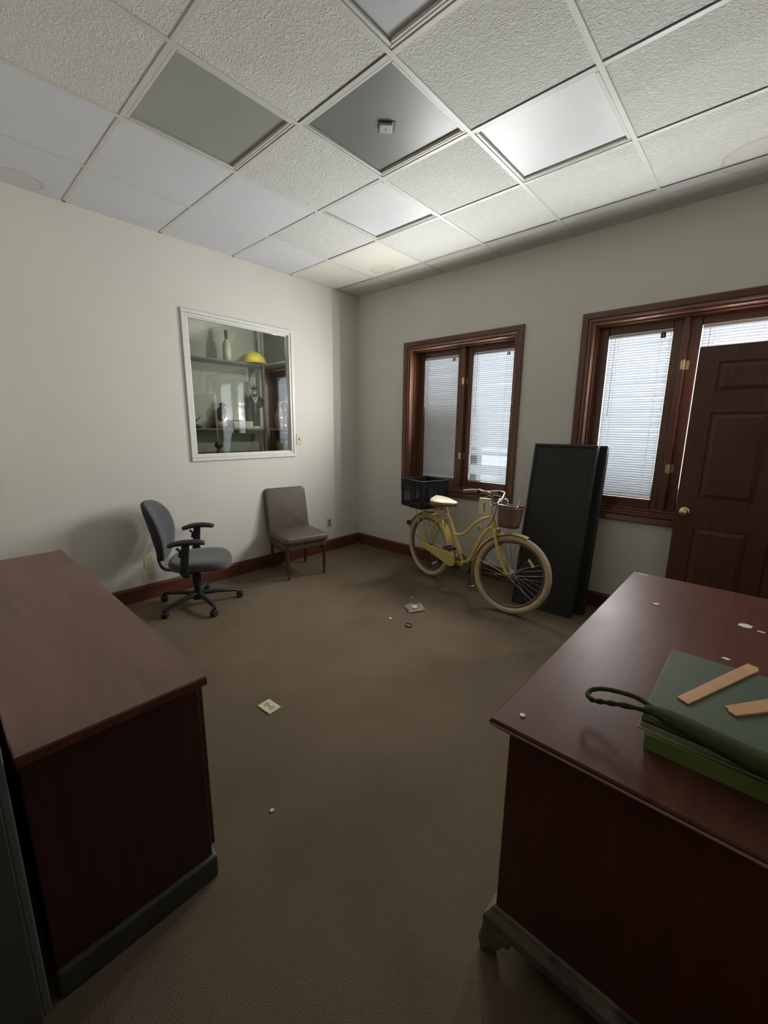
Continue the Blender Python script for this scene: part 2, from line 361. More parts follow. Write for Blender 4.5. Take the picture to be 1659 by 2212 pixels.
# baseboards with a small moulded top
def baseboard(name, pts_fn, L):
    prof = [(0, 0), (.014, 0), (.014, .112), (.010, .122), (.006, .133), (0, .133)]
    mb = MB(); vs = []
    for t in (0, L):
        for d, z in prof: vs.append(pts_fn(t, d, z))
    n = len(prof); fs = [tuple(range(n)), tuple(reversed(range(n, 2 * n)))] + [(i, n + i, n + (i + 1) % n, (i + 1) % n) for i in range(n)]
    return struct(mb.add(vs, fs).build(name, M['baseb'], smooth=False))
bbo = baseboard('baseboard_left', lambda t, d, z: (d, -t, z), -YF)
baseboard('baseboard_back', lambda t, d, z: (t, -d, z), XR)
baseboard('baseboard_right', lambda t, d, z: (XR - d, -1.13 - t, z), -YF - 1.13)
baseboard('baseboard_front', lambda t, d, z: (t, YF + d, z), 2.53)
struct(MB().box(2.53, 2.60, YF, YF + .018, 0, 2.27).build('trim_1', M['trimgray'], smooth=False, bevel=.004))
struct(MB().box(2.60, 2.62, YF - .12, YF, 0, 2.2).build('trim_2', M['hallpaint'], smooth=False, bevel=.003))
struct(MB().box(XR - .018, XR, -1.13, -1.06, 0, 2.10).box(XR - .018, XR, -.16, -.09, 0, 2.10).box(XR - .018, XR, -1.06, -.16, 2.03, 2.10).build('trim_3', M['cas'], smooth=False, bevel=.004))

# ceiling: tiles in one mesh, grid runners as its part
XS = [.575 + .6096 * i for i in range(-1, 7)]; XS[0] = 0; XS = [x for x in XS if x < XR] + [XR]
YS = [-.33 - .6096 * j for j in range(-1, 9)]; YS[0] = 0; YS = [y for y in YS if y > -5.5] + [-5.55]
smooth_cells = {(-1, 1), (-1, 2), (-1, 3), (-1, 4), (-1, 5), (0, 2), (0, 3), (0, 4)}
cream_cells = {(-1, -1), (0, -1), (1, -1), (-1, 0), (0, 0)}
lights = {(2, 2): 'D', (3, 1): 'W', (1, 3): 'G', (1, 1): 'W', (3, 3): 'R'}
ce = MB()
for a in range(len(XS) - 1):
    for b in range(len(YS) - 1):
        i, j = a - 1, b - 1
        if (i, j) in lights: continue
        m = 1 if (i, j) in smooth_cells else 2 if (i, j) in cream_cells else 0
        x0, x1, y1, y0 = XS[a], XS[a + 1], YS[b], YS[b + 1]
        dz = random.uniform(0, .001) + .001
        ce.box(x0 + .004, x1 - .004, y0 + .004, y1 - .004, H + dz, H + .02, m=m)
ceiling = struct(ce.build('ceiling', [M['tileT'], M['tileS'], M['tileC']], smooth=False))
pl = MB().box(-1.3, XR + .15, -5.6, .30, H + .16, H + .22)
g = MB()
def bar(x0, x1, y0, y1): g.box(x0, x1, y0, y1, H - .002, H + .03)
for k, x in enumerate(XS[1:-1]): bar(x - .012, x + .012, -5.5, 0)
for k, y in enumerate(YS[1:-1]):
    for a in range(len(XS) - 1):
        lo = XS[a] + (.012 if a else 0); hi = XS[a + 1] - (.012 if a < len(XS) - 2 else 0)
        bar(lo, hi, y - .012, y + .012)
bar(0, .016, -5.5, 0); bar(XR - .016, XR, -5.5, 0); bar(.016, XR - .016, -.016, 0)
g.build('ceiling_grid', M['grid'], ceiling, smooth=False, bevel=.0012, seg=1)
# fine dark shadow gaps where tile edges have dropped beside runners
gp = MB()
for (i, j, w) in ((3, 0, 1), (2, 0, 1), (0, 1, 1), (2, 3, 1), (-1, 0, 1), (3, 2, 1), (4, 1, 1), (4, 2, 1), (2, 1, 1), (4, 0, 1), (3, 4, 1)):
    x0 = XS[i + 1] + .014; x1 = XS[i + 2] - .014; y = YS[j + 1]
    gp.box(x0, x1, y - .0165, y - .0122, H - .0012, H + .028)
gp.build('shadow_gap', M['gap'], ceiling, smooth=False)
pl.build('ceiling_deck', M['hallpaint'], ceiling, smooth=False)

def light(i, j, k, label, rim='grid'):
    x0, x1, y1, y0 = XS[i + 1] + .013, XS[i + 2] - .013, YS[j + 1] - .013, YS[j + 2] + .013
    cx, cy = (x0 + x1) / 2, (y0 + y1) / 2; w, h = (x1 - x0) / 2, (y1 - y0) / 2
    t = thing('ceiling_light', label, 'ceiling light', (cx, cy, H), 0, None)
    f = MB(); r = .016
    f.box(-w, w, h - r, h, .001, .05).box(-w, w, -h, -h + r, .001, .05).box(-w, -w + r, -h + r, h - r, .001, .05).box(w - r, w, -h + r, h - r, .001, .05)
    f.build('frame', M['grid'], t, smooth=False, bevel=.003)
    s = MB(); q = r + .005
    s.box(-w + q, w - q, h - q - .008, h - q, .0, .05).build('door_rail', M['whitetrim'], t, smooth=False, bevel=.002)
    d = MB(); d.box(-w + q, w - q, -h + q, h - q - .013, .012, .018)
    lens = d.build('diffuser', M['lens' + k], t, smooth=False)
    b = MB().box(-w, w, -h, h, .10, .11).box(-w, -w + .004, -h, h, .05, .10).box(w - .004, w, -h, h, .05, .10).box(-w, w, h - .004, h, .05, .10).box(-w, w, -h, -h + .004, .05, .10)
    b.build('housing', M['gap'], t, smooth=False)
    return t, w, h
light(3, 1, 'W', 'brightest square ceiling light with clean white lens and shiny metal rims, near the windows')
light(1, 1, 'W', 'white ceiling light farthest from the camera, in line with the far room corner')
t, w, h = light(1, 3, 'G', 'plain grey ceiling light lens nearest the left wall')
t, w, h = light(2, 2, 'D', 'dark grey ceiling light with a small square button at its centre')
bmx = MB().box(-.033, .033, -.033, .033, -.002, .011, rot('Z', 45)).build('square_button', M['lensG'], t, smooth=False, bevel=.004)
MB().lathe([(.004, -.0035), (.004, -.001)], 12).build('screw', M['darkhole'], bmx)
MB().box(-.040, .040, -.040, -.036, .0095, .0115, rot('Z', 45)).box(-.036, .036, .041, .047, .0095, .0115, rot('Z', 45)).box(.041, .047, -.036, .036, .0095, .0115, rot('Z', 45)).build('retaining_clip', M['darkhole'], t, smooth=False)
light(3, 3, 'R', 'ceiling light with pale ribbed lens cut off by the top edge of the photo')

# ------------------------------------------------------------------ windows with blinds
def window(n, X0, X1, tilts, tags):
    w = bpy.data.objects.new('window_%d' % n, None); COL.objects.link(w); w.location = (X0, 0, WZ0); struct(w)
    Wd = X1 - X0; Hh = WZ1 - WZ0; a, b, c, d = CW, Wd - CW, CW, Hh - CW    # opening
    # picture frame casing, stepped profile, mitred
    for nm, P, ma in (('casing', [(0, 0), (Wd, 0), (b, c), (a, c)], 'cash'), ('casing', [(0, Hh), (Wd, Hh), (b, d), (a, d)], 'cash'), ('casing', [(0, 0), (0, Hh), (a, d), (a, c)], 'cas'), ('casing', [(Wd, 0), (Wd, Hh), (b, d), (b, c)], 'cas')):
        o0, o1, i1, i0 = [Vector((p[0], 0, p[1])) for p in P]
        prof = [(0, 0), (0, -.022), (.10, -.024), (.60, -.018), (.66, -.010), (.88, -.014), (1.0, -.004), (1.0, .002), (0, .0)]
        vs = []
        for s0, s1 in ((o0, i0), (o1, i1)):
            for t, y in prof: p = s0.lerp(s1, t); p.y = y; vs.append(p)
        k = len(prof); fs = [tuple(range(k)), tuple(reversed(range(k, 2 * k)))] + [(i, k + i, k + (i + 1) % k, (i + 1) % k) for i in range(k)]
        MB().add(vs, fs).build(nm, M[ma], w, smooth=False)
    # jamb lining with two stops
    J = .014
    jm = MB()
    jm.box(a, a + J, -.004, .20, c, d).box(b - J, b, -.004, .20, c, d).box(a + J, b - J, -.004, .20, c, c + J).box(a + J, b - J, -.004, .20, d - J, d)
    jm.box(a + J, a + J + .010, .06, .20, c + J, d - J).box(b - J - .010, b - J, .06, .20, c + J, d - J).box(a + J + .01, b - J - .01, .06, .20, d - J - .012, d - J).box(a + J + .01, b - J - .01, .06, .20, c + J, c + J + .012)
    jm.build('jamb', M['cas'], w, smooth=False, bevel=.003)
    mc = (a + b) / 2
    MB().box(mc - .021, mc + .021, .105, .20, c + J, d - J).build('mullion', M['cas'], w, smooth=False, bevel=.006, seg=3)
    Y0, Y1 = .150, .200
    for q, (u0, u1) in enumerate(((a + .019, mc - .017), (mc + .017, b - .019))):
        st = .0685; z0, z1 = c + .021, d - .021
        s = MB()
        s.box(u0, u0 + st, Y0, Y1, z0, z1).box(u1 - st, u1, Y0, Y1, z0, z1).box(u0 + st, u1 - st, Y0, Y1, z0, z0 + .071).box(u0 + st, u1 - st, Y0, Y1, z1 - .061, z1)
        sh = s.build('sash', M['cas'], w, smooth=False, bevel=.006, seg=2)
        gx0, gx1, gz0, gz1 = u0 + st, u1 - st, z0 + .071, z1 - .061
        MB().box(gx0 - .002, gx1 + .002, .189, .193, gz0 - .002, gz1 + .002).build('pane', M['glass'], sh, smooth=False)
        # mini blind
        til, tl = tilts[q]; bl = bpy.data.objects.new('blind', None); COL.objects.link(bl); bl.parent = w
        x0, x1 = gx0 + .003, gx1 - .001; yc = .168
        MB().box(x0, x1, yc - .010, yc + .012, gz1 - .022, gz1 - .002).build('head_rail', M['whitetrim'], bl, smooth=False, bevel=.002)
        MB().box(x0, x1, yc - .010, yc + .010, gz0 + .004, gz0 + .014).build('bottom_rail', M['whitetrim'], bl, smooth=False, bevel=.003)
        sl = MB(); z = gz0 + .026; pitch = .0195; k = 0
        while z < gz1 - .030:
            fz = (z - gz0) / (gz1 - gz0)
            th = math.radians(til(fz) + random.uniform(-.5, .5))
            yy = []; 
            for e in (-1, -.33, .33, 1):
                s_ = e * .0125; cr = .0022 * (1 - e * e)
                # inner edge (towards room, -y) raised
                yy.append((yc + s_ * math.cos(th) + cr * math.sin(th), z - s_ * math.sin(th) + cr * math.cos(th)))
            dzr = random.uniform(-.001, .001)
            vs = [(x0 + .002, y, zz) for y, zz in yy] + [(x1 - .002, y, zz + dzr) for y, zz in yy]
            sl.add(vs, [(i, i + 1, i + 5, i + 4) for i in range(3)]); z += pitch; k += 1
        sl.build('slats', M[tl], bl, ang=80)
        cd = MB()
        for fx in (.16, .84):
            xx = x0 + (x1 - x0) * fx
            cd.tube([(xx, yc - .013, gz0 + .01), (xx, yc - .013, gz1 - .01)], .0007, 6); cd.tube([(xx, yc + .013, gz0 + .01), (xx, yc + .013, gz1 - .01)], .0007, 6)
        cd.build('ladder_cord', M['whitetrim'], bl)
        MB().tube([(x0 + .045, yc - .017, gz1 - .03), (x0 + .047, yc - .018, gz1 - .62)], .0025, 8).build('tilt_wand', M['film'], bl)
        tx = x1 - .055; tb = MB()
        if tags == 'pair': tb.box(tx - .013, tx - .003, yc - .020, yc - .011, gz1 - .058, gz1 - .028).box(tx + .005, tx + .015, yc - .020, yc - .011, gz1 - .058, gz1 - .028)
        else: tb.box(tx - .018, tx + .014, yc - .020, yc - .011, gz1 - .062, gz1 - .022)
        lk = tb.build('cord_lock', M['tagdk'], bl, smooth=False, bevel=.002)
        if tags != 'pair': MB().box(tx - .004, tx + .001, yc - .022, yc - .0202, gz1 - .052, gz1 - .032).build('slot', M['whitetrim'], lk, smooth=False)
    # brass casement hinges on the mullion
    for hz in (1.926 - WZ0, 1.181 - WZ0):
        hg = MB().tube([(mc + .016, .101, hz - .035), (mc + .016, .101, hz + .035)], .0065, 10)
        hg.box(mc - .006, mc + .014, .1025, .1048, hz - .030, hz + .030).box(mc + .021, mc + .040, .1455, .1495, hz - .030, hz + .030)
        hg.build('hinge', M['brass'], w, ang=40)
    return w
def tiltA(f): return 72 - 14 * max(0, f - .45) / .55
def tiltB(f): return 62 - 20 * f - (44 if .13 < f < .21 or f < .06 else 0) - (22 if .24 < f < .27 else 0)
def tiltC(f): return 72 - 36 * f ** .7
window(1, W1[0], W1[1], ((tiltA, 'slatA'), (tiltB, 'slatB')), 'pair')
window(2, W2[0], W2[1], ((tiltC, 'slatB'), (tiltC, 'slatB')), 'plate')

# inner glazed window on the left wall and the store room behind it
iw = bpy.data.objects.new('window_3', None); COL.objects.link(iw); iw.location = (0, (GY0 + GY1) / 2, GZ0); struct(iw)
hy = (GY1 - GY0) / 2; hz = GZ1 - GZ0; e = .045
cs = MB()
def ring(mb, e0, e1, x0, x1):   # rectangular ring e0 (outer offset) .. e1 (inner offset, negative=inside)
    mb.box(x0, x1, -hy - e0, hy + e0, -e0, -e1).box(x0, x1, -hy - e0, hy + e0, hz + e1, hz + e0).box(x0, x1, -hy - e0, -hy - e1, -e1, hz + e1).box(x0, x1, hy + e1, hy + e0, -e1, hz + e1)
ring(cs, .042, .012, 0, .016); ring(cs, .012, -.012, -.004, .010)
cs.build('casing', M['whitetrim'], iw, smooth=False, bevel=.004)
jb = MB(); ring(jb, .0, -.008, -.05, -.004); jb.build('jamb', M['whitetrim'], iw, smooth=False)
sb = MB(); ring(sb, -.008, -.022, -.040, -.006); sb.build('glazing_bead', M['whitetrim'], iw, smooth=False, bevel=.003)
MB().box(-.022, -.018, -hy + .010, hy - .010, .010, hz - .010).build('pane', M['glassI'], iw, smooth=False)
# store room shell
DX = -1.07
struct(MB().box(DX, -.05, -.60, -.5, 0, 2.75).build('wall_partition', M['partw'], smooth=False))
rm = MB().box(DX - .1, DX, -2.9, -.5, 0, 2.75).box(DX, -.05, -2.9, -2.8, 0, 2.75).box(DX - .1, -.05, -2.9, -.5, 2.62, 2.75)
struct(rm.build('wall_store', M['roomwall'], smooth=False))
def shelfu(z, label):
    t = thing('wall_shelf', label, 'shelf', (DX, -1.6, z))
    MB().box(.0, .27, -.95, 1.0, -.018, 0).build('board', M['shelf'], t, smooth=False, bevel=.003)
    MB().box(.27, .86, .80, 1.0, -.018, 0).build('side_board', M['shelf'], t, smooth=False, bevel=.003)
    for y in (.30 - .38, .78, -.75):
        b = MB().prism([(0, 0), (.22, 0), (.20, -.02), (.03, -.09), (0, -.16)], -.006, .006, Matrix(((1, 0, 0, 0), (0, 0, 1, y), (0, 1, 0, -.018), (0, 0, 0, 1))))
        b.build('bracket', M['shelf'], t, smooth=False)
shelfu(2.172, 'upper grey shelf behind the interior window, under the bottle and yellow hat')
shelfu(1.432, 'middle grey shelf behind the interior window, under the sailor figurine')
shelfu(1.158, 'lowest shelf behind the interior window, just above its bottom edge')
sp = MB().box(-.012, .012, -.012, .012, 0, 2.6).build('shelf_post', M['shelf'], smooth=False, loc=(-.79, -.80, 0)); tag(sp, 'thin dark upright post joining the shelves behind the interior window', 'post')
# things on the shelves
b = thing('bottle', 'tall pale glass bottle with dark neck on the upper shelf behind the interior window', 'bottle', (-.86, -1.20, 2.172))
MB().lathe([(.0, 0), (.042, 0), (.045, .006), (.045, .155), (.040, .185), (.022, .215), (.016, .225)], 24).build('body', M['glassy'], b)
MB().lathe([(.016, .225), (.017, .30), (.019, .302), (.019, .318), (.0, .319)], 20).build('neck', M['figb'], b)
MB().lathe([(.0458, .05), (.0458, .13)], 24, cap=False).build('paper_label', M['figc'], b)
h = thing('hard_hat', 'yellow hard hat on the upper shelf behind the interior window', 'hat', (-.86, -.855, 2.172), 20)
MB().surf(lambda u, v: ((.115 * math.cos(v * PI / 2)) * math.cos(2 * PI * u), (.145 * math.cos(v * PI / 2)) * math.sin(2 * PI * u), .012 + .125 * math.sin(v * PI / 2)), 32, 10, True).build('shell', M['hat'], h, solid=.003)
MB().surf(lambda u, v: ((.113 + .03 * v * (1.3 - .3 * math.cos(2 * PI * u))) * math.cos(2 * PI * u), (.143 + .022 * v) * math.sin(2 * PI * u), .014 - .008 * v), 32, 2, True).build('brim', M['hat'], h, solid=.003)
MB().tube(spline([(0, -.12, .08), (0, -.05, .132), (0, .05, .132), (0, .12, .08)]), .008, 8).build('ridge', M['hat'], h)
cn = MB().lathe([(0, 0), (.016, 0), (.016, .17), (.011, .18), (.011, .30), (0, .301)], 14).build('candlestick', M['figd'], loc=(-1.0, -.74, 2.172)); tag(cn, 'dark slim stick standing behind the yellow hat on the upper shelf', 'candlestick')
# sailor figurine
s = thing('sailor_figurine', 'standing sailor figurine in dark coat and cap on the middle shelf behind the interior window', 'figurine', (-.88, -.875, 1.432), -22)
MB().lathe([(0, 0), (.062, 0), (.066, .008), (.060, .026), (.0, .028)], 24).build('base', M['figc'], s)
bd = MB().lathe([(.030, .026), (.034, .06), (.040, .15), (.046, .22), (.044, .27), (.060, .33), (.066, .37), (.045, .395), (.018, .405)], 20, Matrix.Diagonal((.75, 1, 1, 1)))
bd.build('coat', M['figd'], s)
for sg in (-1, 1):
    MB().tube(spline([(0, sg * .062, .365), (.012, sg * .080, .31), (.030, sg * .060, .255), (.046, sg * .018, .275)]), [.020] * 8 + [.018] * 8 + [.014] * 9, 10).build('arm', M['figd'], s)
    MB().tube(spline([(.020, sg * .036, .388), (.050, sg * .018, .345), (.052, sg * .002, .300)]), .008, 8).build('lapel', M['figc'], s)
hd = MB().blob((0, 0, .432), (.026, .024, .032)).build('head', M['skin'], s)
MB().blob((.025, 0, .430), (.006, .005, .007), 8, 6).build('nose', M['skin'], hd)
MB().blob((.012, 0, .412), (.016, .018, .014), 10, 8).build('beard', M['figc'], hd)
MB().lathe([(.027, .450), (.028, .458), (.042, .470), (.040, .480), (.0, .488)], 20).add([(.020, -.024, .455), (.050, -.016, .449), (.050, .016, .449), (.020, .024, .455)], [(0, 1, 2, 3)]).build('cap', M['figd'], s)
MB().blob((.004, 0, .498), (.010, .010, .012), 10, 6).build('pompom', M['figd'], s)
MB().lathe([(.012, .028), (.010, .10), (.012, .20), (.018, .225), (.018, .24), (.0, .242)], 12, tr(.035, .062, 0)).build('post_prop', M['figc'], s)
bi = thing('bird_figurine', 'dark hunched bird figurine left of the box on the middle shelf behind the interior window', 'figurine', (-.955, -1.305, 1.432), 0)
MB().lathe([(0, 0), (.03, .0), (.026, .03), (.034, .08), (.055, .14), (.060, .18), (.045, .225), (.026, .245), (.02, .25)], 20, rot('X', -12)).build('body', M['figd'], bi)
MB().blob((0, .055, .265), (.030, .034, .026)).build('head', M['figd'], bi)
MB().lathe([(.009, 0), (.0005, .04)], 10, tr(0, .085, .262) @ rot('X', -95)).build('beak', M['figd'], bi)
MB().frustum(-.02, .02, -.10, -.03, .0, -.03, .03, -.06, -.01, .10).build('tail', M['figd'], bi, smooth=False)
bo = MB().lathe([(0, 0), (.030, 0), (.052, .02), (.060, .045), (.052, .072), (.045, .078)], 28).build('glass_bowl', M['glassy'], loc=(-.84, -1.325, 1.432)); tag(bo, 'round pale glass bowl in front of the dark bird figurine', 'bowl')
bx = thing('trinket_box', 'wide pale box with small dark lid beside the sailor figurine', 'box', (-.87, -1.078, 1.432))
MB().frustum(-.06, .06, -.115, .12, 0, -.065, .065, -.125, .13, .082).build('body', M['figc'], bx, smooth=False, bevel=.006)
MB().frustum(-.05, .05, -.16, .02, .083, -.045, .045, -.15, .01, .094).build('lid', M['figb'], bx, smooth=False, bevel=.003)
dk = MB().lathe([(0, 0), (.038, 0), (.045, .03), (.03, .07), (.03, .075), (0, .076)], 20).build('small_jar', M['figb'], loc=(-.97, -1.20, 1.432)); tag(dk, 'small dark jar between glass bowl and pale box', 'jar')
hb = thing('head_bust', 'small dark rounded bust on the lowest shelf behind the interior window', 'figurine', (-.88, -1.36, 1.158))
MB().blob((0, 0, .085), (.040, .045, .040)).build('head', M['figd'], hb); MB().lathe([(0, 0), (.035, 0), (.020, .03), (.020, .06)], 16).build('neck', M['figd'], hb)
for nm, x, y, z, sc, mt, lb in (('vase', -.62, -.70, 1.432, 1.0, 'figb', 'tall brown vase on the dark side shelf, middle level, behind the interior window'), ('vase', -.44, -.70, 1.432, .8, 'figd', 'dark vase nearest the glass on the middle side shelf behind the interior window'), ('jug', -.66, -.70, 1.158, .62, 'figb', 'brown jug on the lowest side shelf behind the interior window'), ('jug', -.50, -.71, 1.158, .5, 'figc', 'pale jug on the lowest side shelf behind the interior window')):
    v = thing(nm, lb, nm, (x, y, z))
    MB().lathe([(0, 0), (.05 * sc, 0), (.075 * sc, .08 * sc), (.07 * sc, .16 * sc), (.03 * sc, .24 * sc), (.026 * sc, .29 * sc), (.036 * sc, .31 * sc)], 24).build('body', M[mt], v)
    MB().tube(spline([(.03 * sc, 0, .28 * sc), (.08 * sc, 0, .27 * sc), (.095 * sc, 0, .2 * sc), (.072 * sc, 0, .14 * sc)]), .007 * sc + .001, 8).build('handle', M[mt], v)
lp = MB().tube(spline([(-.0, 0, 0), (0, -.02, .06), (.01, .02, .10), (0, .05, .13)]), [.012 - .0004 * k for k in range(25)], 8).blob((0, 0, .02), (.04, .05, .022)).build('driftwood', M['figb'], loc=(-.86, -1.60, 1.434)); tag(lp, 'small dark twisted ornament at the left end of the middle shelf', 'ornament')

# ------------------------------------------------------------------ wall plates
def wallplate(name, label, cat, loc, holes, m='beigeplate'):
    t = thing(name, label, cat, loc)
    MB().prism(rrect(-.035, .035, -.057, .057, .004), 0, .005, Matrix(((0, 0, 1, 0), (1, 0, 0, 0), (0, 1, 0, 0), (0, 0, 0, 1)))).build('cover', M[m], t, smooth=False, bevel=.0015)
    if holes == 'switch':
        MB().box(.005, .0065, -.006, .006, -.013, .013).build('slot', M['darkhole'], t, smooth=False)
        MB().frustum(-.004, .004, -.003, .003, 0, -.003, .003, -.0025, .0025, .012, tr(.006, 0, 0) @ rot('Y', 70)).build('toggle', M[m], t, smooth=False)
    else:
        for z in (-.020, .020):
            s_ = MB().prism(rrect(-.016, .016, z - .014, z + .014, .010), .005, .0065, Matrix(((0, 0, 1, 0), (1, 0, 0, 0), (0, 1, 0, 0), (0, 0, 0, 1)))).build('socket', M['brownc'] if holes == 'dark' else M[m], t, smooth=False)
            MB().box(.0065, .0070, -.007, -.005, z - .004, z + .006).box(.0065, .0070, .005, .007, z - .004, z + .006).build('slot', M['darkhole'], s_, smooth=False)
    return t
wallplate('light_switch', 'beige light switch plate right beside the interior window frame', 'light switch', (0, -.895, 1.329), 'switch')
wallplate('wall_outlet', 'wall outlet low on the wall right of the tan chair', 'outlet', (0, -.491, .34), 'dark')
wallplate('wall_outlet', 'ivory wall outlet behind the grey office chair', 'outlet', (0, -2.482, .323), 'ivory', 'plate')
jk = thing('cable_jack', 'small round white jack plate on the wall behind the bicycle frame', 'jack', (1.727, 0, .495))
MB().lathe([(0, 0), (.028, 0), (.028, .004), (.020, .009), (0, .010)], 24, rot('X', 90)).build('plate', M['whitetrim'], jk)
MB().lathe([(0, .010), (.009, .010), (.008, .020), (0, .021)], 14, rot('X', 90)).build('connector', M['chrome'], jk)

# ------------------------------------------------------------------ open panelled door (leaf stands in front of the second window)
d = bpy.data.objects.new('door_1', None); COL.objects.link(d); struct(d); d.location = (3.328, -.15, .012)
DW, DH, DT = .905, 1.985, .036
sty = .112; ms = .10
rows = [(.245, .80), (1.00, 1.57), (1.70, 1.885)]
cols = [(sty, DW / 2 - ms / 2), (DW / 2 + ms / 2, DW - sty)]
lf = MB()
def lb(x0, x1, z0, z1, y0=0, y1=DT): lf.box(x0, x1, y0, y1, z0, z1)
lb(0, sty, 0, DH); lb(DW - sty, DW, 0, DH); lb(DW / 2 - ms / 2, DW / 2 + ms / 2, 0, DH)
zz = [0] + [q for r in rows for q in r] + [DH]
for k in range(0, len(zz), 2):
    for x0, x1 in cols: lb(x0, x1, zz[k], zz[k + 1])
lf.build('leaf', M['doorw'], d, smooth=False)
for z0, z1 in rows:
    for x0, x1 in cols:
        p = MB().box(x0, x1, .012, DT - .012, z0, z1)
        for ya, yb in ((.012, .003), (DT - .012, DT - .003)):
            i = .035
            vs = [(x0 + .008, ya, z0 + .008), (x1 - .008, ya, z0 + .008), (x1 - .008, ya, z1 - .008), (x0 + .008, ya, z1 - .008), (x0 + i, yb, z0 + i), (x1 - i, yb, z0 + i), (x1 - i, yb, z1 - i), (x0 + i, yb, z1 - i)]
            p.add(vs, [(0, 1, 5, 4), (1, 2, 6, 5), (2, 3, 7, 6), (3, 0, 4, 7), (4, 5, 6, 7)])
        p.build('door_panel', M['doorw'], d, smooth=False)
kn = MB().lathe([(0, 0), (.030, 0), (.030, .004), (.012, .010), (.010, .026), (.020, .034), (.027, .045), (.026, .056), (.016, .064), (0, .066)], 28, tr(.052, 0, .905) @ rot('X', 90))
kn.build('door_handle', M['brass'], d)
MB().lathe([(0, 0), (.030, 0), (.030, .004), (.012, .010), (.010, .026), (.020, .034), (.027, .045), (.026, .056), (.016, .064), (0, .066)], 28, tr(.052, DT, .905) @ rot('X', -90)).build('door_handle', M['brass'], d)
MB().box(-.0015, 0, .006, .030, .87, .94).build('latch_plate', M['brass'], d, smooth=False)
for z in (.22, 1.0, 1.78): MB().tube([(DW + .006, -.002, z - .045), (DW + .006, -.002, z + .045)], .007, 10).box(DW - .0015, DW + .006, .0, .03, z - .045, z + .045).build('door_hinge', M['brass'], d)

# ------------------------------------------------------------------ credenza (left) and desk (right)
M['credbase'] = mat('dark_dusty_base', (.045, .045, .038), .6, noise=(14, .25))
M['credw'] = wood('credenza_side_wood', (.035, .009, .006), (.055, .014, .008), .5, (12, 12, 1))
c = thing('credenza', 'low brown wooden credenza with dusty top at the left foreground', 'credenza', (.74, -3.606, 0))
L_, D_, T_ = 1.865, .434, .735
MB().box(0, L_, -.006, D_, T_ - .030, T_ - .0015).build('top', M['deskend'], c, smooth=False, bevel=.004, seg=3)  # slab in darker wood to carry the shade of its edge face
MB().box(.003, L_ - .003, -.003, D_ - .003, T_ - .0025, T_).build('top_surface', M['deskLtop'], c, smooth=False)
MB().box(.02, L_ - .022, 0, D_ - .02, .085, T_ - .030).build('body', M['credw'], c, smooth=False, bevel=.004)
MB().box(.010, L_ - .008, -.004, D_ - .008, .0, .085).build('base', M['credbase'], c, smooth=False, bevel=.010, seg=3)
for k in range(4):
    x0 = .03 + k * .4525; dd = MB().box(x0 + .006, x0 + .446, D_ - .02, D_ - .004, .11, T_ - .045).build('cabinet_door', M['credw'], c, smooth=False, bevel=.004)
    MB().tube(spline([(x0 + (.40 if k % 2 == 0 else .05), D_ - .004, .40), (x0 + (.40 if k % 2 == 0 else .05), D_ + .018, .42), (x0 + (.40 if k % 2 == 0 else .05), D_ + .018, .46), (x0 + (.40 if k % 2 == 0 else .05), D_ - .004, .48)]), .004, 8).build('pull', M['brass'], dd)

k_ = thing('desk', 'large reddish brown wooden desk with glossy worn top and bracket feet at the right foreground', 'desk', (3.326, -2.785, 0))
DL, DD, DZ = 1.512, .80, .755
# moulded top edge by stacking a profile around the rectangle
prof = [(-.030, DZ - .036), (-.026, DZ - .034), (-.014, DZ - .030), (-.008, DZ - .022), (-.004, DZ - .018), (.0, DZ - .014), (.0, DZ - .004), (-.004, DZ)]
vs = []; 
for off, z in prof: vs += [(-off, -off, z), (DD + off, -off, z), (DD + off, DL + off, z), (-off, DL + off, z)]
fs = [(3, 2, 1, 0)]
for i in range(len(prof) - 1): fs += [(4 * i + q, 4 * i + (q + 1) % 4, 4 * i + 4 + (q + 1) % 4, 4 * i + 4 + q) for q in range(4)]
n_ = 4 * (len(prof) - 1); fs.append((n_, n_ + 1, n_ + 2, n_ + 3))
MB().add(vs, fs).build('top', M['deskRtop'], k_, ang=25)
MB().tube([(.004, -.001, DZ - .012), (DD - .004, -.001, DZ - .012)], .0032, 8).tube([(-.001, .004, DZ - .012), (-.001, DL - .004, DZ - .012)], .0032, 8).build('edge_highlight', M['bead'], k_)  # pale glossy bead added for the highlight along the worn edge
MB().box(.034, DD - .034, .045, DL - .045, .135, DZ - .034).build('body', M['deskend'], k_, smooth=False, bevel=.004)
prof = [(.0, .150), (.006, .146), (.010, .134), (.018, .126), (.024, .118), (.024, .092), (.018, .088)]
vs = []
for off, z in prof: vs += [(.034 - off, .045 - off, z), (DD - .034 + off, .045 - off, z), (DD - .034 + off, DL - .045 + off, z), (.034 - off, DL - .045 + off, z)]
fs = []
for i in range(len(prof) - 1): fs += [(4 * i + 4 + q, 4 * i + 4 + (q + 1) % 4, 4 * i + (q + 1) % 4, 4 * i + q) for q in range(4)]
fs.append((4 * 6 + 3, 4 * 6 + 2, 4 * 6 + 1, 4 * 6)); fs.append((0, 1, 2, 3))
MB().add(vs, fs).build('base_moulding', M['deskbase'], k_, ang=25)
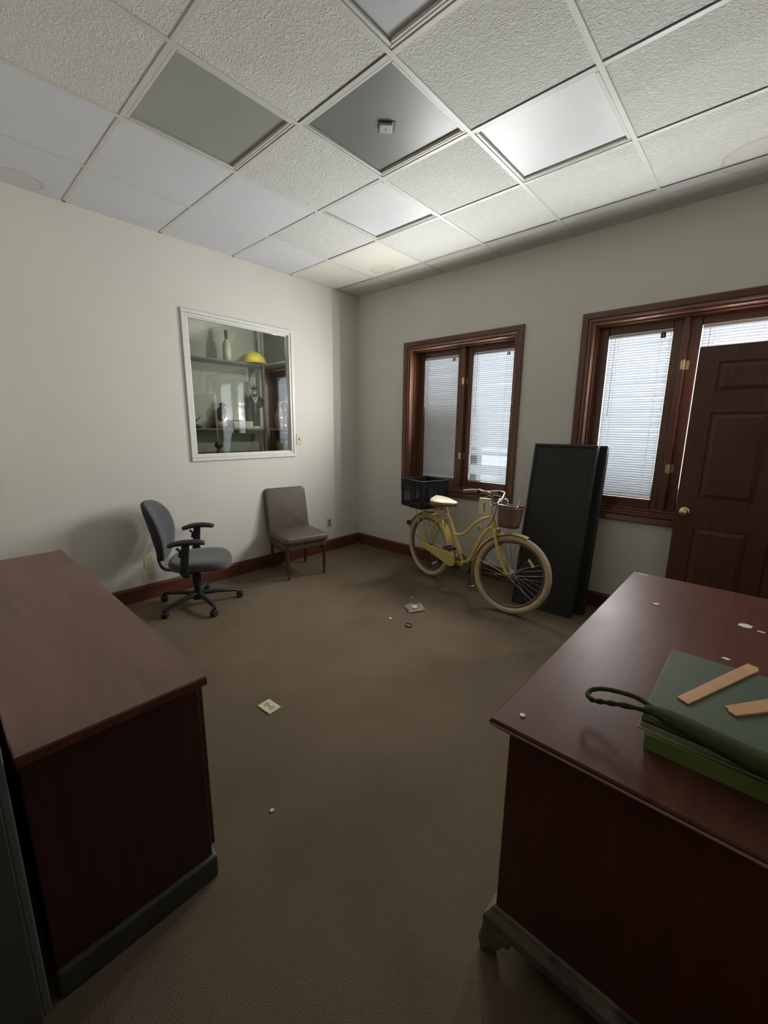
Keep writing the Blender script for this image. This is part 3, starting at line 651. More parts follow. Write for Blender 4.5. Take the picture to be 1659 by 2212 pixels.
# ogee bracket feet: two curved wings per corner
def bracket(M4):
    mb = MB()
    pr_ = [(0, .092), (.085, .092), (.080, .070), (.060, .060), (.052, .040), (.040, .030), (.034, .0), (-.006, .0), (-.012, .03), (-.006, .06)]
    A = Matrix(((1, 0, 0, 0), (0, 0, 1, 0), (0, 1, 0, 0), (0, 0, 0, 1)))
    B_ = Matrix(((0, 0, 1, 0), (1, 0, 0, 0), (0, 1, 0, 0), (0, 0, 0, 1)))
    mb.prism(list(reversed(pr_)), -.004, .022, M4 @ A); mb.prism(pr_, -.004, .022, M4 @ B_)
    return mb
for sx, sy in ((0, 0), (1, 0), (0, 1), (1, 1)):
    m4 = tr(.012 if not sx else DD - .012, .023 if not sy else DL - .023, 0) @ Matrix.Diagonal((-1 if sx else 1, -1 if sy else 1, 1, 1))
    bracket(m4).build('foot', M['deskbase'], k_, smooth=False, bevel=.004)
for r_, (a0, a1) in enumerate(((.15, .40), (.42, .60), (.62, .70))):   # drawers on the kneehole side
    for y0, y1 in ((.07, .50), (1.01, 1.44)):
        dr = MB().box(DD - .036, DD - .020, y0, y1, a0 + .01, a1).build('drawer', M['deskend'], k_, smooth=False, bevel=.003)
        MB().tube(spline([(DD - .020, (y0 + y1) / 2 - .04, (a0 + a1) / 2), (DD - .004, (y0 + y1) / 2 - .03, (a0 + a1) / 2 - .012), (DD - .004, (y0 + y1) / 2 + .03, (a0 + a1) / 2 - .012), (DD - .020, (y0 + y1) / 2 + .04, (a0 + a1) / 2)]), .004, 8).build('pull', M['brass'], dr)

# green books, strap and sticks on the desk
zt = DZ
b1 = thing('green_binder', 'thick green binder lying under the grey green book on the right desk', 'binder', (3.632, -2.640, zt))
MB().box(0, .30, 0, .40, 0, .0400).build('cover', M['ogreen'], b1, smooth=False, bevel=.002)
MB().box(-.004, .0, .03, .385, .004, .037).build('pages', M['pagel'], b1, smooth=False)
b2 = thing('green_book', 'flat grey green book on top of the stack on the right desk', 'book', (3.618, -2.628, zt + .0405))
MB().box(.0, .335, .006, .42, .016, .024).build('cover', M['bgreen'], b2, smooth=False, bevel=.0015)
MB().box(-.004, .33, -.004, .412, .0, .004).box(-.001, .33, .002, .412, .006, .010).box(.0, .33, .002, .412, .012, .016).build('pages', M['pagel'], b2, smooth=False)
MB().box(.004, .33, .004, .410, .0, .016).build('page_block', M['pagel'], b2, smooth=False)
BT = zt + .0405 + .0242
# strap: loop of twisted cord that widens into a flat bundle
st = thing('carry_strap', 'dark olive strap with a twisted loop end lying across the green books', 'strap', (3.63, -2.60, BT))
def W(x, y, z): return (x - 3.63, y + 2.60, z - BT)
lo = spline([W(3.640, -2.594, BT + .014), W(3.600, -2.567, BT + .010), W(3.560, -2.553, BT + .0), W(3.520, -2.548, BT - .012), W(3.497, -2.562, BT - .018), W(3.494, -2.590, BT - .018), W(3.512, -2.612, BT - .014), W(3.540, -2.606, BT - .010), W(3.580, -2.604, BT + .0), W(3.640, -2.604, BT + .012)], 8)
MB().tube(lo, [.0058 + .0012 * math.sin(i * 1.1) * (1 if i > 44 else .25) for i in range(len(lo))], 10).build('loop', M['strap'], st)
bn = spline([W(3.622, -2.597, BT + .012), W(3.66, -2.606, BT + .016), W(3.72, -2.622, BT + .018), W(3.80, -2.640, BT + .018), W(3.90, -2.655, BT + .018), W(3.97, -2.665, BT + .016)], 8)
MB().tube(bn, [.008, .009, .010, .011, .012, .013, .014, .015, .016] + [.017 + .0004 * i for i in range(len(bn) - 9)], 14, sec=(.8, 1.35), up=(0, 0, 1)).build('bundle', M['strap'], st)
def stick(name, label, P, loc, th=.004):
    cx = sum(p[0] for p in P) / len(P); cy = sum(p[1] for p in P) / len(P)
    o = MB().prism([(p[0] - cx, p[1] - cy) for p in P], 0, th).build(name, M['stripw'], smooth=False, bevel=.0008, loc=(cx, cy, loc)); return tag(o, label, 'wood strip')
stick('wood_strip', 'longer orange brown wood strip lying aslant on the green book', [(3.667, -2.484), (3.692, -2.498), (3.815, -2.190), (3.813, -2.172), (3.790, -2.164)], BT)
stick('wood_strip', 'shorter orange wood strip with a broken tip at the right edge of the photo', [(3.757, -2.448), (3.766, -2.456), (3.764, -2.464), (3.780, -2.474), (3.900, -2.320), (3.880, -2.275)], BT, .005)
def flat(name, label, cat, poly, loc, m, th=.0012, rz=0):
    o = MB().prism(poly, 0, th).build(name, M[m], smooth=False, loc=loc); o.rotation_euler.z = math.radians(rz); return tag(o, label, cat)
flat('paper_scrap', 'torn white paper scrap on the far part of the right desk', 'paper scrap', [(-.022, -.01), (-.004, -.020), (.016, -.014), (.022, .012), (.002, .022), (-.016, .012)], (3.778, -1.676, zt), 'paper')
flat('paper_scrap', 'tiny white paper bit beside the torn scrap on the right desk', 'paper scrap', [(-.012, -.004), (.010, -.006), (.012, .004), (-.008, .006)], (3.822, -1.700, zt), 'paper')
flat('plastic_chip', 'small pink chip on the right desk near its far edge', 'chip', [(-.012, -.010), (.004, -.014), (.013, .006), (-.002, .015), (-.011, .004)], (3.495, -1.682, zt), 'pink', .003)
flat('plastic_chip', 'pale flake on the right desk just beyond the green book', 'chip', [(-.013, -.004), (.006, -.008), (.013, .002), (-.002, .007)], (3.742, -2.020, zt), 'paper', .002)
flat('paper_scrap', 'thin white sliver at the far left corner of the right desk', 'paper scrap', [(-.02, -.003), (.02, -.004), (.021, .003), (-.018, .004)], (3.372, -1.300, zt), 'paper')
mn = MB().lathe([(0, 0), (.0065, 0), (.0075, .0015), (.0065, .003), (0, .0035)], 16).build('mint_tablet', M['mint'], loc=(3.383, -2.722, zt)); tag(mn, 'small round mint green tablet near the front corner of the right desk', 'tablet')

# ------------------------------------------------------------------ floor litter
fp = thing('wall_plate_cover', 'ivory outlet cover plate lying on the carpet between the desks', 'cover plate', (1.979, -2.596, .0), 4)
pp = MB().frustum(-.0535, .0535, -.0385, .0385, .0015, -.051, .051, -.036, .036, .007).build('cover', M['plate'], fp, smooth=False, bevel=.001)
for x in (-.022, .022): MB().prism(rrect(x - .014, x + .014, -.016, .016, .011), .007, .0076).build('socket_hole', M['pagel'], fp, smooth=False)
MB().lathe([(0, .007), (.005, .0072), (0, .0082)], 12).build('screw_hole', M['darkhole'], fp)
pk = thing('clear_package', 'crumpled clear plastic package with a white insert on the carpet', 'packaging', (1.775, -1.092, 0), 60)
MB().surf(lambda u, v: ((u - .5) * .15, (v - .5) * .13, .006 + .010 * math.sin(9 * u + 4 * v) * math.sin(7 * v) + .008), 14, 12).build('film', M['film'], pk, solid=.001)
MB().box(-.018, .022, -.024, .018, .008, .020).build('insert', M['paper'], pk, smooth=False, bevel=.002)
MB().tube(spline([(-.075, -.066, .008), (-.02, -.070, .013), (.03, -.067, .010), (.072, -.060, .008)]), .004, 8).build('edge_seal', M['paper'], pk)
cp = MB().lathe([(0, .001), (.030, .001), (.031, .010), (.028, .012), (.026, .004), (0, .004)], 22, Matrix.Diagonal((1, .8, 1, 1))).build('round_cap', M['brownc'], loc=(1.935, -1.362, 0)); tag(cp, 'brown round cap on the carpet near the clear package', 'cap')
flat('paper_scrap', 'tiny white crumb on the carpet left of the brown cap', 'paper scrap', [(-.012, -.006), (.008, -.012), (.013, .006), (-.004, .012)], (1.757, -1.371, .001), 'paper', .006)
for (x, y, s_, lb_) in ((1.62, -.93, .010, 'tiny white crumb on the carpet beyond the clear package'), (2.52, -2.93, .008, 'small white crumb on the carpet right of the credenza corner')):
    flat('paper_scrap', lb_, 'paper scrap', [(-s_, -s_ * .5), (s_ * .6, -s_), (s_, s_ * .5), (-s_ * .4, s_)], (x, y, .001), 'paper', .004)

# ------------------------------------------------------------------ leaning black panels
def panel(label, loc, wd, ht, th, lean, rz):
    t = thing('black_panel', label, 'panel', loc, rz); X = rot('X', -lean)
    fr = MB(); r = .022
    fr.box(0, wd, 0, th, 0, r, X).box(0, wd, 0, th, ht - r, ht, X).box(0, r, 0, th, r, ht - r, X).box(wd - r, wd, 0, th, r, ht - r, X)
    fr.build('rim', M['blackfab'], t, smooth=False, bevel=.004)
    MB().box(r, wd - r, .009, th - .009, r, ht - r, X).build('face', M['blackfab'], t, smooth=False)
    return t
panel('front one of two matte black panels leaning on the wall behind the front wheel', (2.293, -.400, .002), .492, 1.365, .060, 10.0, .3)
panel('rear black panel nearer the wall, its edge showing right of the front panel', (2.345, -.268, .002), .490, 1.352, .060, 7.5, 0)

# ------------------------------------------------------------------ tan side chair
ch = thing('side_chair', 'tan vinyl side chair with dark wooden legs against the left wall', 'chair', (.335, -1.195, 0), -101.4)
# local: +Y is the front
def cushion(name, w, dp, z0, z1, m, parent, r=.03, crown=.012, Mx=None, cy=0):
    P = rrect(-w / 2, w / 2, -dp / 2, dp / 2, .045, 6); mb = MB(); vs = []; n = len(P); lv = []
    hh = z1 - z0; e_ = min(r, hh * .45)
    for k in range(5): a = PI / 2 * k / 4; lv.append((e_ * (1 - math.sin(a)), z0 + e_ * (1 - math.cos(a))))
    for k in range(5): a = PI / 2 * k / 4; lv.append((e_ * (1 - math.cos(a)), z1 - e_ * (1 - math.sin(a))))
    for ins, z in lv:
        for x, y in P: vs.append(Vector((x * (1 - 2 * ins / w), y * (1 - 2 * ins / dp) + cy, z)))
    fs = [tuple(reversed(range(n)))]
    for j in range(len(lv) - 1): fs += [(j * n + k, j * n + (k + 1) % n, (j + 1) * n + (k + 1) % n, (j + 1) * n + k) for k in range(n)]
    base = (len(lv) - 1) * n
    for q, (s_, dz) in enumerate(((.75, crown * .6), (.4, crown))):
        for x, y in P: vs.append(Vector((x * s_ * (1 - 2 * e_ / w), y * s_ * (1 - 2 * e_ / dp) + cy, z1 + dz)))
        o_ = base + q * n; fs += [(o_ + k, o_ + (k + 1) % n, o_ + n + (k + 1) % n, o_ + n + k) for k in range(n)]
    fs.append(tuple(range(base + 2 * n, base + 3 * n)))
    if Mx: vs = [Mx @ v for v in vs]
    return mb.add(vs, fs).build(name, m, parent, ang=60)
cushion('seat', .47, .46, .345, .425, M['tan'], ch, .028, .016, cy=.015)
cushion('seat_rail', .445, .43, .300, .350, M['tan'], ch, .008, 0, cy=.012)
MB().tube([(x, y + .015, .385) for x, y in rrect(-.236, .236, -.231, .231, .045, 5)], .0045, 8, closed=True).build('piping', M['tan'], ch)
bkM = tr(0, -.205, .375) @ rot('X', 11) @ rot('X', 90)
cushion('backrest', .455, .47, -.0, .065, M['tan'], ch, .022, .010, tr(0, -.225, .61) @ rot('X', 102) @ rot('Z', 180))
for sx in (-1, 1):
    MB().tube([(sx * .195, .200, .31), (sx * .193, .200, .16), (sx * .190, .203, 0)], [.021, .018, .0125], 4, up=(.7, .7, 0)).build('leg', M['leg'], ch, smooth=False, bevel=.002)
    MB().tube([(sx * .190, -.205, .40), (sx * .190, -.205, .20), (sx * .190, -.235, 0)], [.021, .018, .0135], 4, up=(.7, .7, 0)).build('leg', M['leg'], ch, smooth=False, bevel=.002)
MB().box(-.19, .19, -.215, -.197, .245, .30).box(-.200, -.182, -.20, .20, .262, .302).box(.182, .200, -.20, .20, .262, .302).build('stretcher', M['leg'], ch, smooth=False)

# ------------------------------------------------------------------ office chair
oc = thing('office_chair', 'grey fabric swivel office chair with black arms and five castors', 'office chair', (.405, -2.262, 0), -32)
def seatfn(w, dp):
    P = []
    for k in range(40):
        a = 2 * PI * k / 40; c_, s_ = math.cos(a), math.sin(a); e_ = 2 / 2.9
        P.append((w / 2 * math.copysign(abs(c_) ** e_, c_) * (1 + .04 * s_), dp / 2 * math.copysign(abs(s_) ** e_, s_)))
    return P
def pad(name, P, lv, m, parent, M4=None, bend=None):
    vs = []; n = len(P)
    for s_, z in lv:
        for x, y in P:
            v = Vector((x * s_, y * s_, z)); 
            if bend: v = bend(v)
            vs.append(M4 @ v if M4 else v)
    fs = [tuple(reversed(range(n)))]
    for j in range(len(lv) - 1): fs += [(j * n + k, j * n + (k + 1) % n, (j + 1) * n + (k + 1) % n, (j + 1) * n + k) for k in range(n)]
    fs.append(tuple(range((len(lv) - 1) * n, len(lv) * n)))
    return MB().add(vs, fs).build(name, m, parent, ang=70)
def sb_(v):  # waterfall front, slightly dished
    y = v.y; return Vector((v.x, v.y, v.z - (max(0, y - .10) ** 2) * 1.6 + .10 * v.x * v.x - .008))
pad('seat', seatfn(.50, .47), [(.80, .352), (.93, .356), (.985, .372), (1, .39), (.985, .408), (.94, .420), (.85, .427), (.6, .428), (.3, .426), (.03, .426)], M['chairfab'], oc, tr(0, .045, 0), sb_)
pad('seat_shell', seatfn(.46, .43), [(.7, .335), (.95, .345), (1, .362)], M['black'], oc, tr(0, .03, 0))
# backrest: tall rounded shape, curved
Pb = []
for k in range(44):
    a = 2 * PI * k / 44; c_, s_ = math.cos(a), math.sin(a); e_ = 2 / 2.6
    y = .245 * math.copysign(abs(s_) ** e_, s_); x = (.240 - .035 * (y / .245 < -.0) * abs(y / .245)) * math.copysign(abs(c_) ** e_, c_); Pb.append((x, y))
def bb_(v): return Vector((v.x, v.y, v.z + 1.1 * v.x * v.x - .35 * (v.y + .06) ** 2))
Bk = tr(0, -.235, .655) @ rot('X', 98) @ rot('Z', 180)
Bk = tr(0, -.245, .650) @ Matrix(((-1, 0, 0, 0), (0, -.16, .987, 0), (0, .987, .16, 0), (0, 0, 0, 1)))
pad('backrest', Pb, [(.02, .030), (.2, .030), (.38, .030), (.55, .029), (.80, .024), (.94, .012), (1, -.004), (.985, -.014), (.8, -.015), (.4, -.015), (.03, -.015)], M['chairfab'], oc, Bk, bb_)
pad('back_shell', Pb, [(.03, -.016), (.4, -.016), (.75, -.016), (.93, -.015), (.985, -.014), (1.0, -.020), (.97, -.034), (.80, -.046), (.5, -.052), (.25, -.053), (.03, -.053)], M['chairdark'], oc, Bk, bb_)
MB().tube(spline([(0, -.02, .325), (0, -.14, .310), (0, -.235, .325), (0, -.270, .40), (0, -.272, .52), (0, -.290, .62)]), .014, 10, sec=(1.9, .6), up=(1, 0, 0)).build('back_bar', M['black'], oc)
for sx in (-1, 1):
    a = MB().tube(spline([(sx * .09, -.03, .335), (sx * .20, -.03, .328), (sx * .270, -.03, .340), (sx * .290, -.03, .385)]), .013, 10, sec=(2.2, 1), up=(0, 1, 0))
    a.tube([(sx * .292, -.035, .36), (sx * .292, -.028, .46), (sx * .290, -.012, .595)], [.024, .021, .019], 12, sec=(1.45, .8), up=(0, 1, 0))
    ap = a.build('arm_post', M['black'], oc)
    MB().tube([(sx * .292, -.060, .50), (sx * .292, -.052, .545), (sx * .292, -.075, .568)], [.008, .010, .010], 8).build('lever', M['black'], ap)
    pts = spline([(sx * .272, -.130, .586), (sx * .285, -.07, .603), (sx * .292, 0, .610), (sx * .288, .08, .606), (sx * .278, .118, .597)])
    MB().tube(pts, [.022 + .017 * math.sin(PI * (.10 + .80 * i / (len(pts) - 1))) for i in range(len(pts))], 14, sec=(.55, 1.05), up=(0, 0, 1)).build('armrest', M['black'], oc)
MB().lathe([(0, .335), (.055, .335), (.052, .315), (.033, .31), (.033, .20), (.026, .20), (.026, .11), (.042, .10), (.045, .055), (.03, .045), (0, .045)][::-1], 24).build('gas_column', M['black'], oc)
for k in range(5):
    a = math.radians(-74 + 32 + 72 * k); ux, uy = math.cos(a), math.sin(a); px, py = -uy, ux
    MB().tube([(ux * .03, uy * .03, .095), (ux * .16, uy * .16, .090), (ux * .298, uy * .298, .072), (ux * .318, uy * .318, .062)], [.021, .018, .014, .011], 10, sec=(.9, 1.15), up=(0, 0, 1)).build('base_leg', M['black'], oc)
    cx, cy = ux * .318, uy * .318; ca = a + .5 + k * 1.3
    cst = MB().tube([(cx, cy, .066), (cx, cy, .045)], .006, 8)
    dx, dy = math.cos(ca), math.sin(ca)
    R4 = Matrix(((dx, -dy, 0, cx), (dy, dx, 0, cy), (0, 0, 1, 0), (0, 0, 0, 1)))
    cst.surf(lambda u, v: R4 @ Vector((-.012 + .030 * math.cos(PI * (.05 + .95 * u)), (v - .5) * .03, .026 + .030 * math.sin(PI * (.05 + .95 * u)))), 12, 2)
    co = cst.build('castor', M['black'], oc)
    for sd in (-1, 1):
        MB().lathe([(0, -.009), (.021, -.009), (.0255, -.005), (.0255, .005), (.021, .009), (0, .009)], 20, R4 @ tr(-.012, sd * .014, .0258) @ rot('X', 90)).build('castor_wheel', M['rubber'], co)

# ------------------------------------------------------------------ bicycle
HB = math.degrees(-.262)
bk = thing('bicycle', 'yellow cruiser bicycle with cream tyres and brown front basket parked by the window', 'bicycle', (1.366, -.350, 0), HB)
R0 = .318; WB = 1.03
A0 = Vector((.845, 0, .655)); UX = Vector((-.375, 0, .927)).normalized()
STEER = tr(*A0) @ Matrix.Rotation(.36, 4, UX) @ tr(*(-A0))
dz_ = (STEER @ Vector((WB, 0, R0))).z - R0
def wheel(hub, Mx, front):
    def W4(mb): return mb.xf(Mx @ tr(*hub)) if Mx else mb.xf(tr(*hub))
    t = bpy.data.objects.new('wheel', None); COL.objects.link(t); t.parent = bk
    n = 72; rt = .026
    circ = lambda r, y=0, m=n: [(r * math.cos(2 * PI * k / m), y, r * math.sin(2 * PI * k / m)) for k in range(m)]
    W4(MB().tube(circ(R0 - rt + .0015), rt, 14, closed=True, up=None)).build('tyre', M['tyre'], t)
    W4(MB().tube(circ(R0 - 2 * rt - .004), .012, 10, closed=True)).build('rim', M['rim'], t)
    W4(MB().lathe([(0, -.055), (.006, -.055), (.006, -.035), (.021, -.033), (.021, -.029), (.013, -.024), (.013, .024), (.021, .029), (.021, .033), (.006, .035), (.006, .055), (0, .055)], 18, rot('X', 90))).build('hub', M['chrome'], t)
    sp = MB(); ns = 36; rr = R0 - 2 * rt - .012
    for k in range(ns):
        sd = .030 if k % 2 else -.030; a = 2 * PI * k / ns; da = (.62 if (k // 2) % 2 else -.62)
        sp.tube([(.020 * math.cos(a + da * 1.9), sd, .020 * math.sin(a + da * 1.9)), (rr * math.cos(a), 0, rr * math.sin(a))], .0011, 5, cap=False)
    W4(sp).build('spokes', M['steel'], t)
    rf = MB().prism(rrect(-.036, .036, -.009, .009, .008), -.004, .004, rot('Y', -40 if front else 60) @ tr(.19, 0, 0) @ rot('Y', 90) @ rot('X', 90))
    W4(rf).build('spoke_reflector', M['cream'], t, smooth=False, bevel=.001)
    return t
SM = Matrix.Translation((0, 0, -dz_)) @ STEER
wheel((0, 0, R0), None, False)
wheel((WB, 0, R0), SM, True)
def fender(hub, a0, a1, Mx, name='fender'):
    n = 30; r = R0 + .018
    def fn(u, v):
        a = math.radians(a0 + (a1 - a0) * u); w_ = (v - .5) * 2; rr = r - .014 * w_ * w_
        p = Vector((hub[0] + rr * math.cos(a), w_ * .040, hub[2] + rr * math.sin(a))); return Mx @ p if Mx else p
    return MB().surf(fn, n, 8).build(name, M['yellow'], bk, solid=.0015)
rfn = fender((0, 0, R0), 8, 158, None, 'rear_fender'); ffn = fender((WB, 0, R0), 72, 197, SM, 'front_fender')
# frame
F = MB()
BB = (.50, 0, .268); ST_ = (.275, 0, .675); HT = (.800, 0, .775); HBm = A0 + UX * .005
F.tube([BB, ST_], .0155, 14)
F.tube([tuple(A0 + UX * -.010), tuple(A0 + UX * .135)], .019, 16)
F.tube(spline([(.365, 0, .505), (.45, 0, .518), (.52, 0, .560), (.60, 0, .640), (.69, 0, .705), (.80, 0, .752)], 8), .0130, 12)
F.tube(spline([(.50, 0, .270), (.585, 0, .325), (.64, 0, .435), (.70, 0, .55), (.76, 0, .625), (.835, 0, .675)], 8), .0160, 12)
F.lathe([(0, -.036), (.021, -.036), (.021, .036), (0, .036)], 18, tr(*BB) @ rot('X', 90))
for sd in (-1, 1):
    F.tube(spline([(.49, sd * .028, .268), (.36, sd * .045, .285), (.0, sd * .058, R0)], 6), .009, 10)
    F.tube(spline([(.29, sd * .016, .645), (.20, sd * .042, .610), (.10, sd * .054, .52), (.03, sd * .058, .40), (0, sd * .058, R0)], 8), .008, 10)
    F.lathe([(0, -.004), (.016, -.004), (.016, .004), (0, .004)], 12, tr(0, sd * .058, R0) @ rot('X', 90))
F.build('frame', M['yellow'], bk)
# fork
K = MB()
for sd in (-1, 1):
    K.tube(spline([(.858, sd * .030, .648), (.875, sd * .045, .60), (.925, sd * .050, .47), (.985, sd * .052, .36), (WB, sd * .055, R0)], 6), [.0145] * 6 + [.0135] * 6 + [.012] * 6 + [.010] * 7, 12)
K.box(.838, .878, -.046, .046, .640, .660); K.xf(SM).build('fork', M['yellow'], bk, bevel=.003)
fsx = MB()
for sd in (-1, 1): fsx.tube([(WB, sd * .060, R0), (WB - .30, sd * .036, R0 - .02 + .10)], .0025, 8)
fsx.xf(SM).build('fender_stay', M['chrome'], ffn)
rs = MB()
for sd in (-1, 1): rs.tube([(0, sd * .060, R0), (-.285, sd * .034, R0 + .13)], .0025, 8)
rs.build('fender_stay', M['chrome'], rfn)
MB().box(-.362, -.326, -.022, .022, .455, .50, None).build('rear_reflector', M['tagdk'], bk, smooth=False, bevel=.006)
# chain guard, crank, pedals
G_ = [(-.045, .338), (.02, .352), (.20, .342), (.40, .348), (.46, .33), (.475, .285), (.45, .235), (.40, .215), (.30, .235), (.12, .278), (.0, .300), (-.045, .312)]
MB().prism(list(reversed(G_)), -.078, -.066, Matrix(((1, 0, 0, 0), (0, 0, 1, 0), (0, 1, 0, 0), (0, 0, 0, 1)))).build('chain_guard', M['yellow'], bk, smooth=False, bevel=.005, seg=3)
ck = MB().lathe([(0, -.03), (.085, -.03), (.088, -.027), (.085, -.024), (.0, -.024)], 32, tr(BB[0], -.030, BB[2]) @ rot('X', 90)); ck.build('chainring', M['steel'], bk)
ca = math.radians(98)
for sd, aa in ((-1, ca), (1, ca + PI)):
    ex, ez = BB[0] + .158 * math.cos(aa), BB[2] + .158 * math.sin(aa)
    cr_ = MB().tube([(BB[0], sd * .062, BB[2]), (BB[0], sd * .092, BB[2]), (ex, sd * .098, ez)], [.010, .010, .008], 10).build('crank', M['steel'], bk)
    pd = MB().tube([(ex, sd * .098, ez), (ex, sd * .200, ez)], .005, 8)
    for q in (-1, 1): pd.box(ex + q * .034 - .007, ex + q * .034 + .007, min(sd * .112, sd * .195), max(sd * .112, sd * .195), ez - .011, ez + .011)
    pd.box(ex - .034, ex + .034, min(sd * .112, sd * .120), max(sd * .112, sd * .120), ez - .008, ez + .008).box(ex - .034, ex + .034, min(sd * .187, sd * .195), max(sd * .187, sd * .195), ez - .008, ez + .008)
    pd.build('pedal', M['rubber'], cr_, smooth=False, bevel=.002)
MB().tube([(.40, .045, .262), (.47, .150, .004)], .0065, 10).tube([(.462, .142, .006), (.50, .158, .006)], .007, 8).build('kickstand', M['steel'], bk)
# seat post and saddle
MB().tube([(.280, 0, .665), (.258, 0, .742)], .0115, 12).lathe([(0, 0), (.021, 0), (.021, .022), (0, .022)], 16, tr(.279, 0, .665) @ rot('Y', -16)).build('seat_post', M['chrome'], bk)
sd_ = bpy.data.objects.new('saddle', None); COL.objects.link(sd_); sd_.parent = bk
def saddle(lo, hi, name, m, grow=1.0):
    n = 26; vs = []; prof_ = []
    for k in range(n):
        t_ = k / (n - 1); x = .085 + .285 * t_
        wv = .105 * (1 - t_ ** 1.6) ** .8 * (1 - math.exp(-t_ * 14)) + .020 * (1 - math.exp(-t_ * 14)) * (1 - t_ ** 8) + .004
        prof_.append((x, wv * grow))
    def fn(u, v):
        k = min(n - 1, int(v * (n - 1) + 1e-6)); x, w_ = prof_[k]; t_ = v
        a = PI * u; y = w_ * math.cos(a); z = lo(t_) + (hi(t_) - lo(t_)) * (abs(math.sin(a)) ** .6); return Vector((x, y, z))
    return MB().surf(fn, 16, n - 1).build(name, m, sd_, solid=.003)
topz = lambda t_: .812 + .018 * (1 - t_) - .030 * math.sin(PI * min(1, t_ * 1.25)) * .45 - .018 * t_ * t_
saddle(lambda t_: .784, topz, 'saddle_top', M['cream'])
saddle(lambda t_: .786, lambda t_: .706 + .058 * t_ ** .8, 'saddle_side', M['brownv'], .99)
for sx in (-1, 1):
    sg = MB().tube([(.130 + .004 * math.sin(k * PI / 3), sx * .045 + .016 * math.cos(k * PI / 3), .690 + k * .0025) for k in range(24)], .003, 6); sg.build('spring', M['chrome'], sd_)
# rack over the rear wheel
rk = MB()
for sd in (-1, 1):
    rk.tube(spline([(.235, sd * .03, .690), (.15, sd * .058, .694), (-.22, sd * .062, .694), (-.275, sd * .03, .694)], 6), .0055, 8)
    rk.tube([(-.16, sd * .062, .694), (-.0, sd * .066, R0)], .005, 8); rk.tube([(-.02, sd * .062, .694), (0, sd * .066, R0)], .005, 8)
for x in (-.275, -.14, 0, .13): rk.box(x - .012, x + .012, -.062, .062, .6925, .6965)
rk.build('rear_rack', M['yellow'], bk)
tl_ = MB().lathe([(0, 0), (.026, 0), (.028, .012), (.020, .03), (0, .03)], 18, tr(-.285, 0, .668) @ rot('Y', -90)).build('tail_light', M['tagdk'], bk)
# handlebar, stem, grips, levers
hs = MB().tube([tuple(A0 + UX * .13), tuple(A0 + UX * .215)], .0125, 12)
sc = A0 + UX * .205
hs.tube([tuple(sc), (sc.x + .045, 0, sc.z + .010)], .014, 10); hs.xf(SM).build('stem', M['chrome'], bk)
cx0, cz0 = sc.x + .048, sc.z + .012
for sd in (-1, 1):
    bar_ = spline([(cx0, 0, cz0), (cx0 + .002, sd * .05, cz0 + .004), (cx0 + .016, sd * .10, cz0 + .050), (cx0 + .008, sd * .16, cz0 + .088), (cx0 - .035, sd * .205, cz0 + .098), (cx0 - .09, sd * .225, cz0 + .092), (cx0 - .14, sd * .235, cz0 + .084)], 7)
    MB().tube(bar_, .011, 12).xf(SM).build('handlebar', M['chrome'], bk)
    MB().tube([(cx0 - .075, sd * .222, cz0 + .094), (cx0 - .12, sd * .232, cz0 + .087), (cx0 - .175, sd * .240, cz0 + .077)], [.0155, .017, .0155], 12).xf(SM).build('grip', M['brownv'], bk)
    MB().tube(spline([(cx0 - .05, sd * .213, cz0 + .094), (cx0 - .04, sd * .215, cz0 + .062), (cx0 - .09, sd * .228, cz0 + .052), (cx0 - .15, sd * .236, cz0 + .042)]), .005, 8).lathe([(0, -.012), (.017, -.012), (.017, .012), (0, .012)], 12, tr(cx0 - .055, sd * .214, cz0 + .095) @ rot('Y', 90)).xf(SM).build('brake_lever', M['black'], bk)
cb = MB().tube(spline([(cx0 - .05, -.213, cz0 + .085), (cx0 + .06, -.14, cz0 + .03), (cx0 + .02, -.03, cz0 - .10), (cx0 - .03, -.02, cz0 - .20)]), .0028, 6); cb.xf(SM).build('brake_cable', M['rubber'], bk)
# basket: tapered, rounded, open top, hooks and struts
bs = bpy.data.objects.new('front_basket', None); COL.objects.link(bs); bs.parent = bk
def bfn(u, v):
    a = 2 * PI * u; c_, s_ = math.cos(a), math.sin(a); e_ = 2 / 3.4; k = .78 + .22 * v
    return SM @ Vector((.955 + .088 * k * math.copysign(abs(c_) ** e_, c_), .118 * k * math.copysign(abs(s_) ** e_, s_), .690 + .175 * v + (0 if v > 0 else 0)))
MB().surf(bfn, 40, 6, True).build('shell', M['bask'], bs, solid=.004)
MB().add([bfn(i / 40, 0) for i in range(40)], [tuple(range(40))]).build('bottom', M['bask'], bs, solid=.004)
MB().tube([bfn(i / 40, 1.0) for i in range(40)], .0045, 8, closed=True).build('rim_wire', M['chrome'], bs)
for sy in (-.07, .07):
    MB().tube(spline([(.905, sy, .80), (.900, sy, .872), (.885, sy, .905), (.868, sy, .905)]), .003, 6).xf(SM).build('hook', M['chrome'], bs)
    MB().tube([(.935, sy * .8, .690), (WB - .005, sy * .85, R0)], .0025, 6).xf(SM).build('strut', M['steel'], bs)
MB().tube(spline([(1.025, -.06, .862), (1.040, -.06, .905), (1.036, -.055, .915)]), .004, 6).xf(SM).build('clip', M['chrome'], bs)
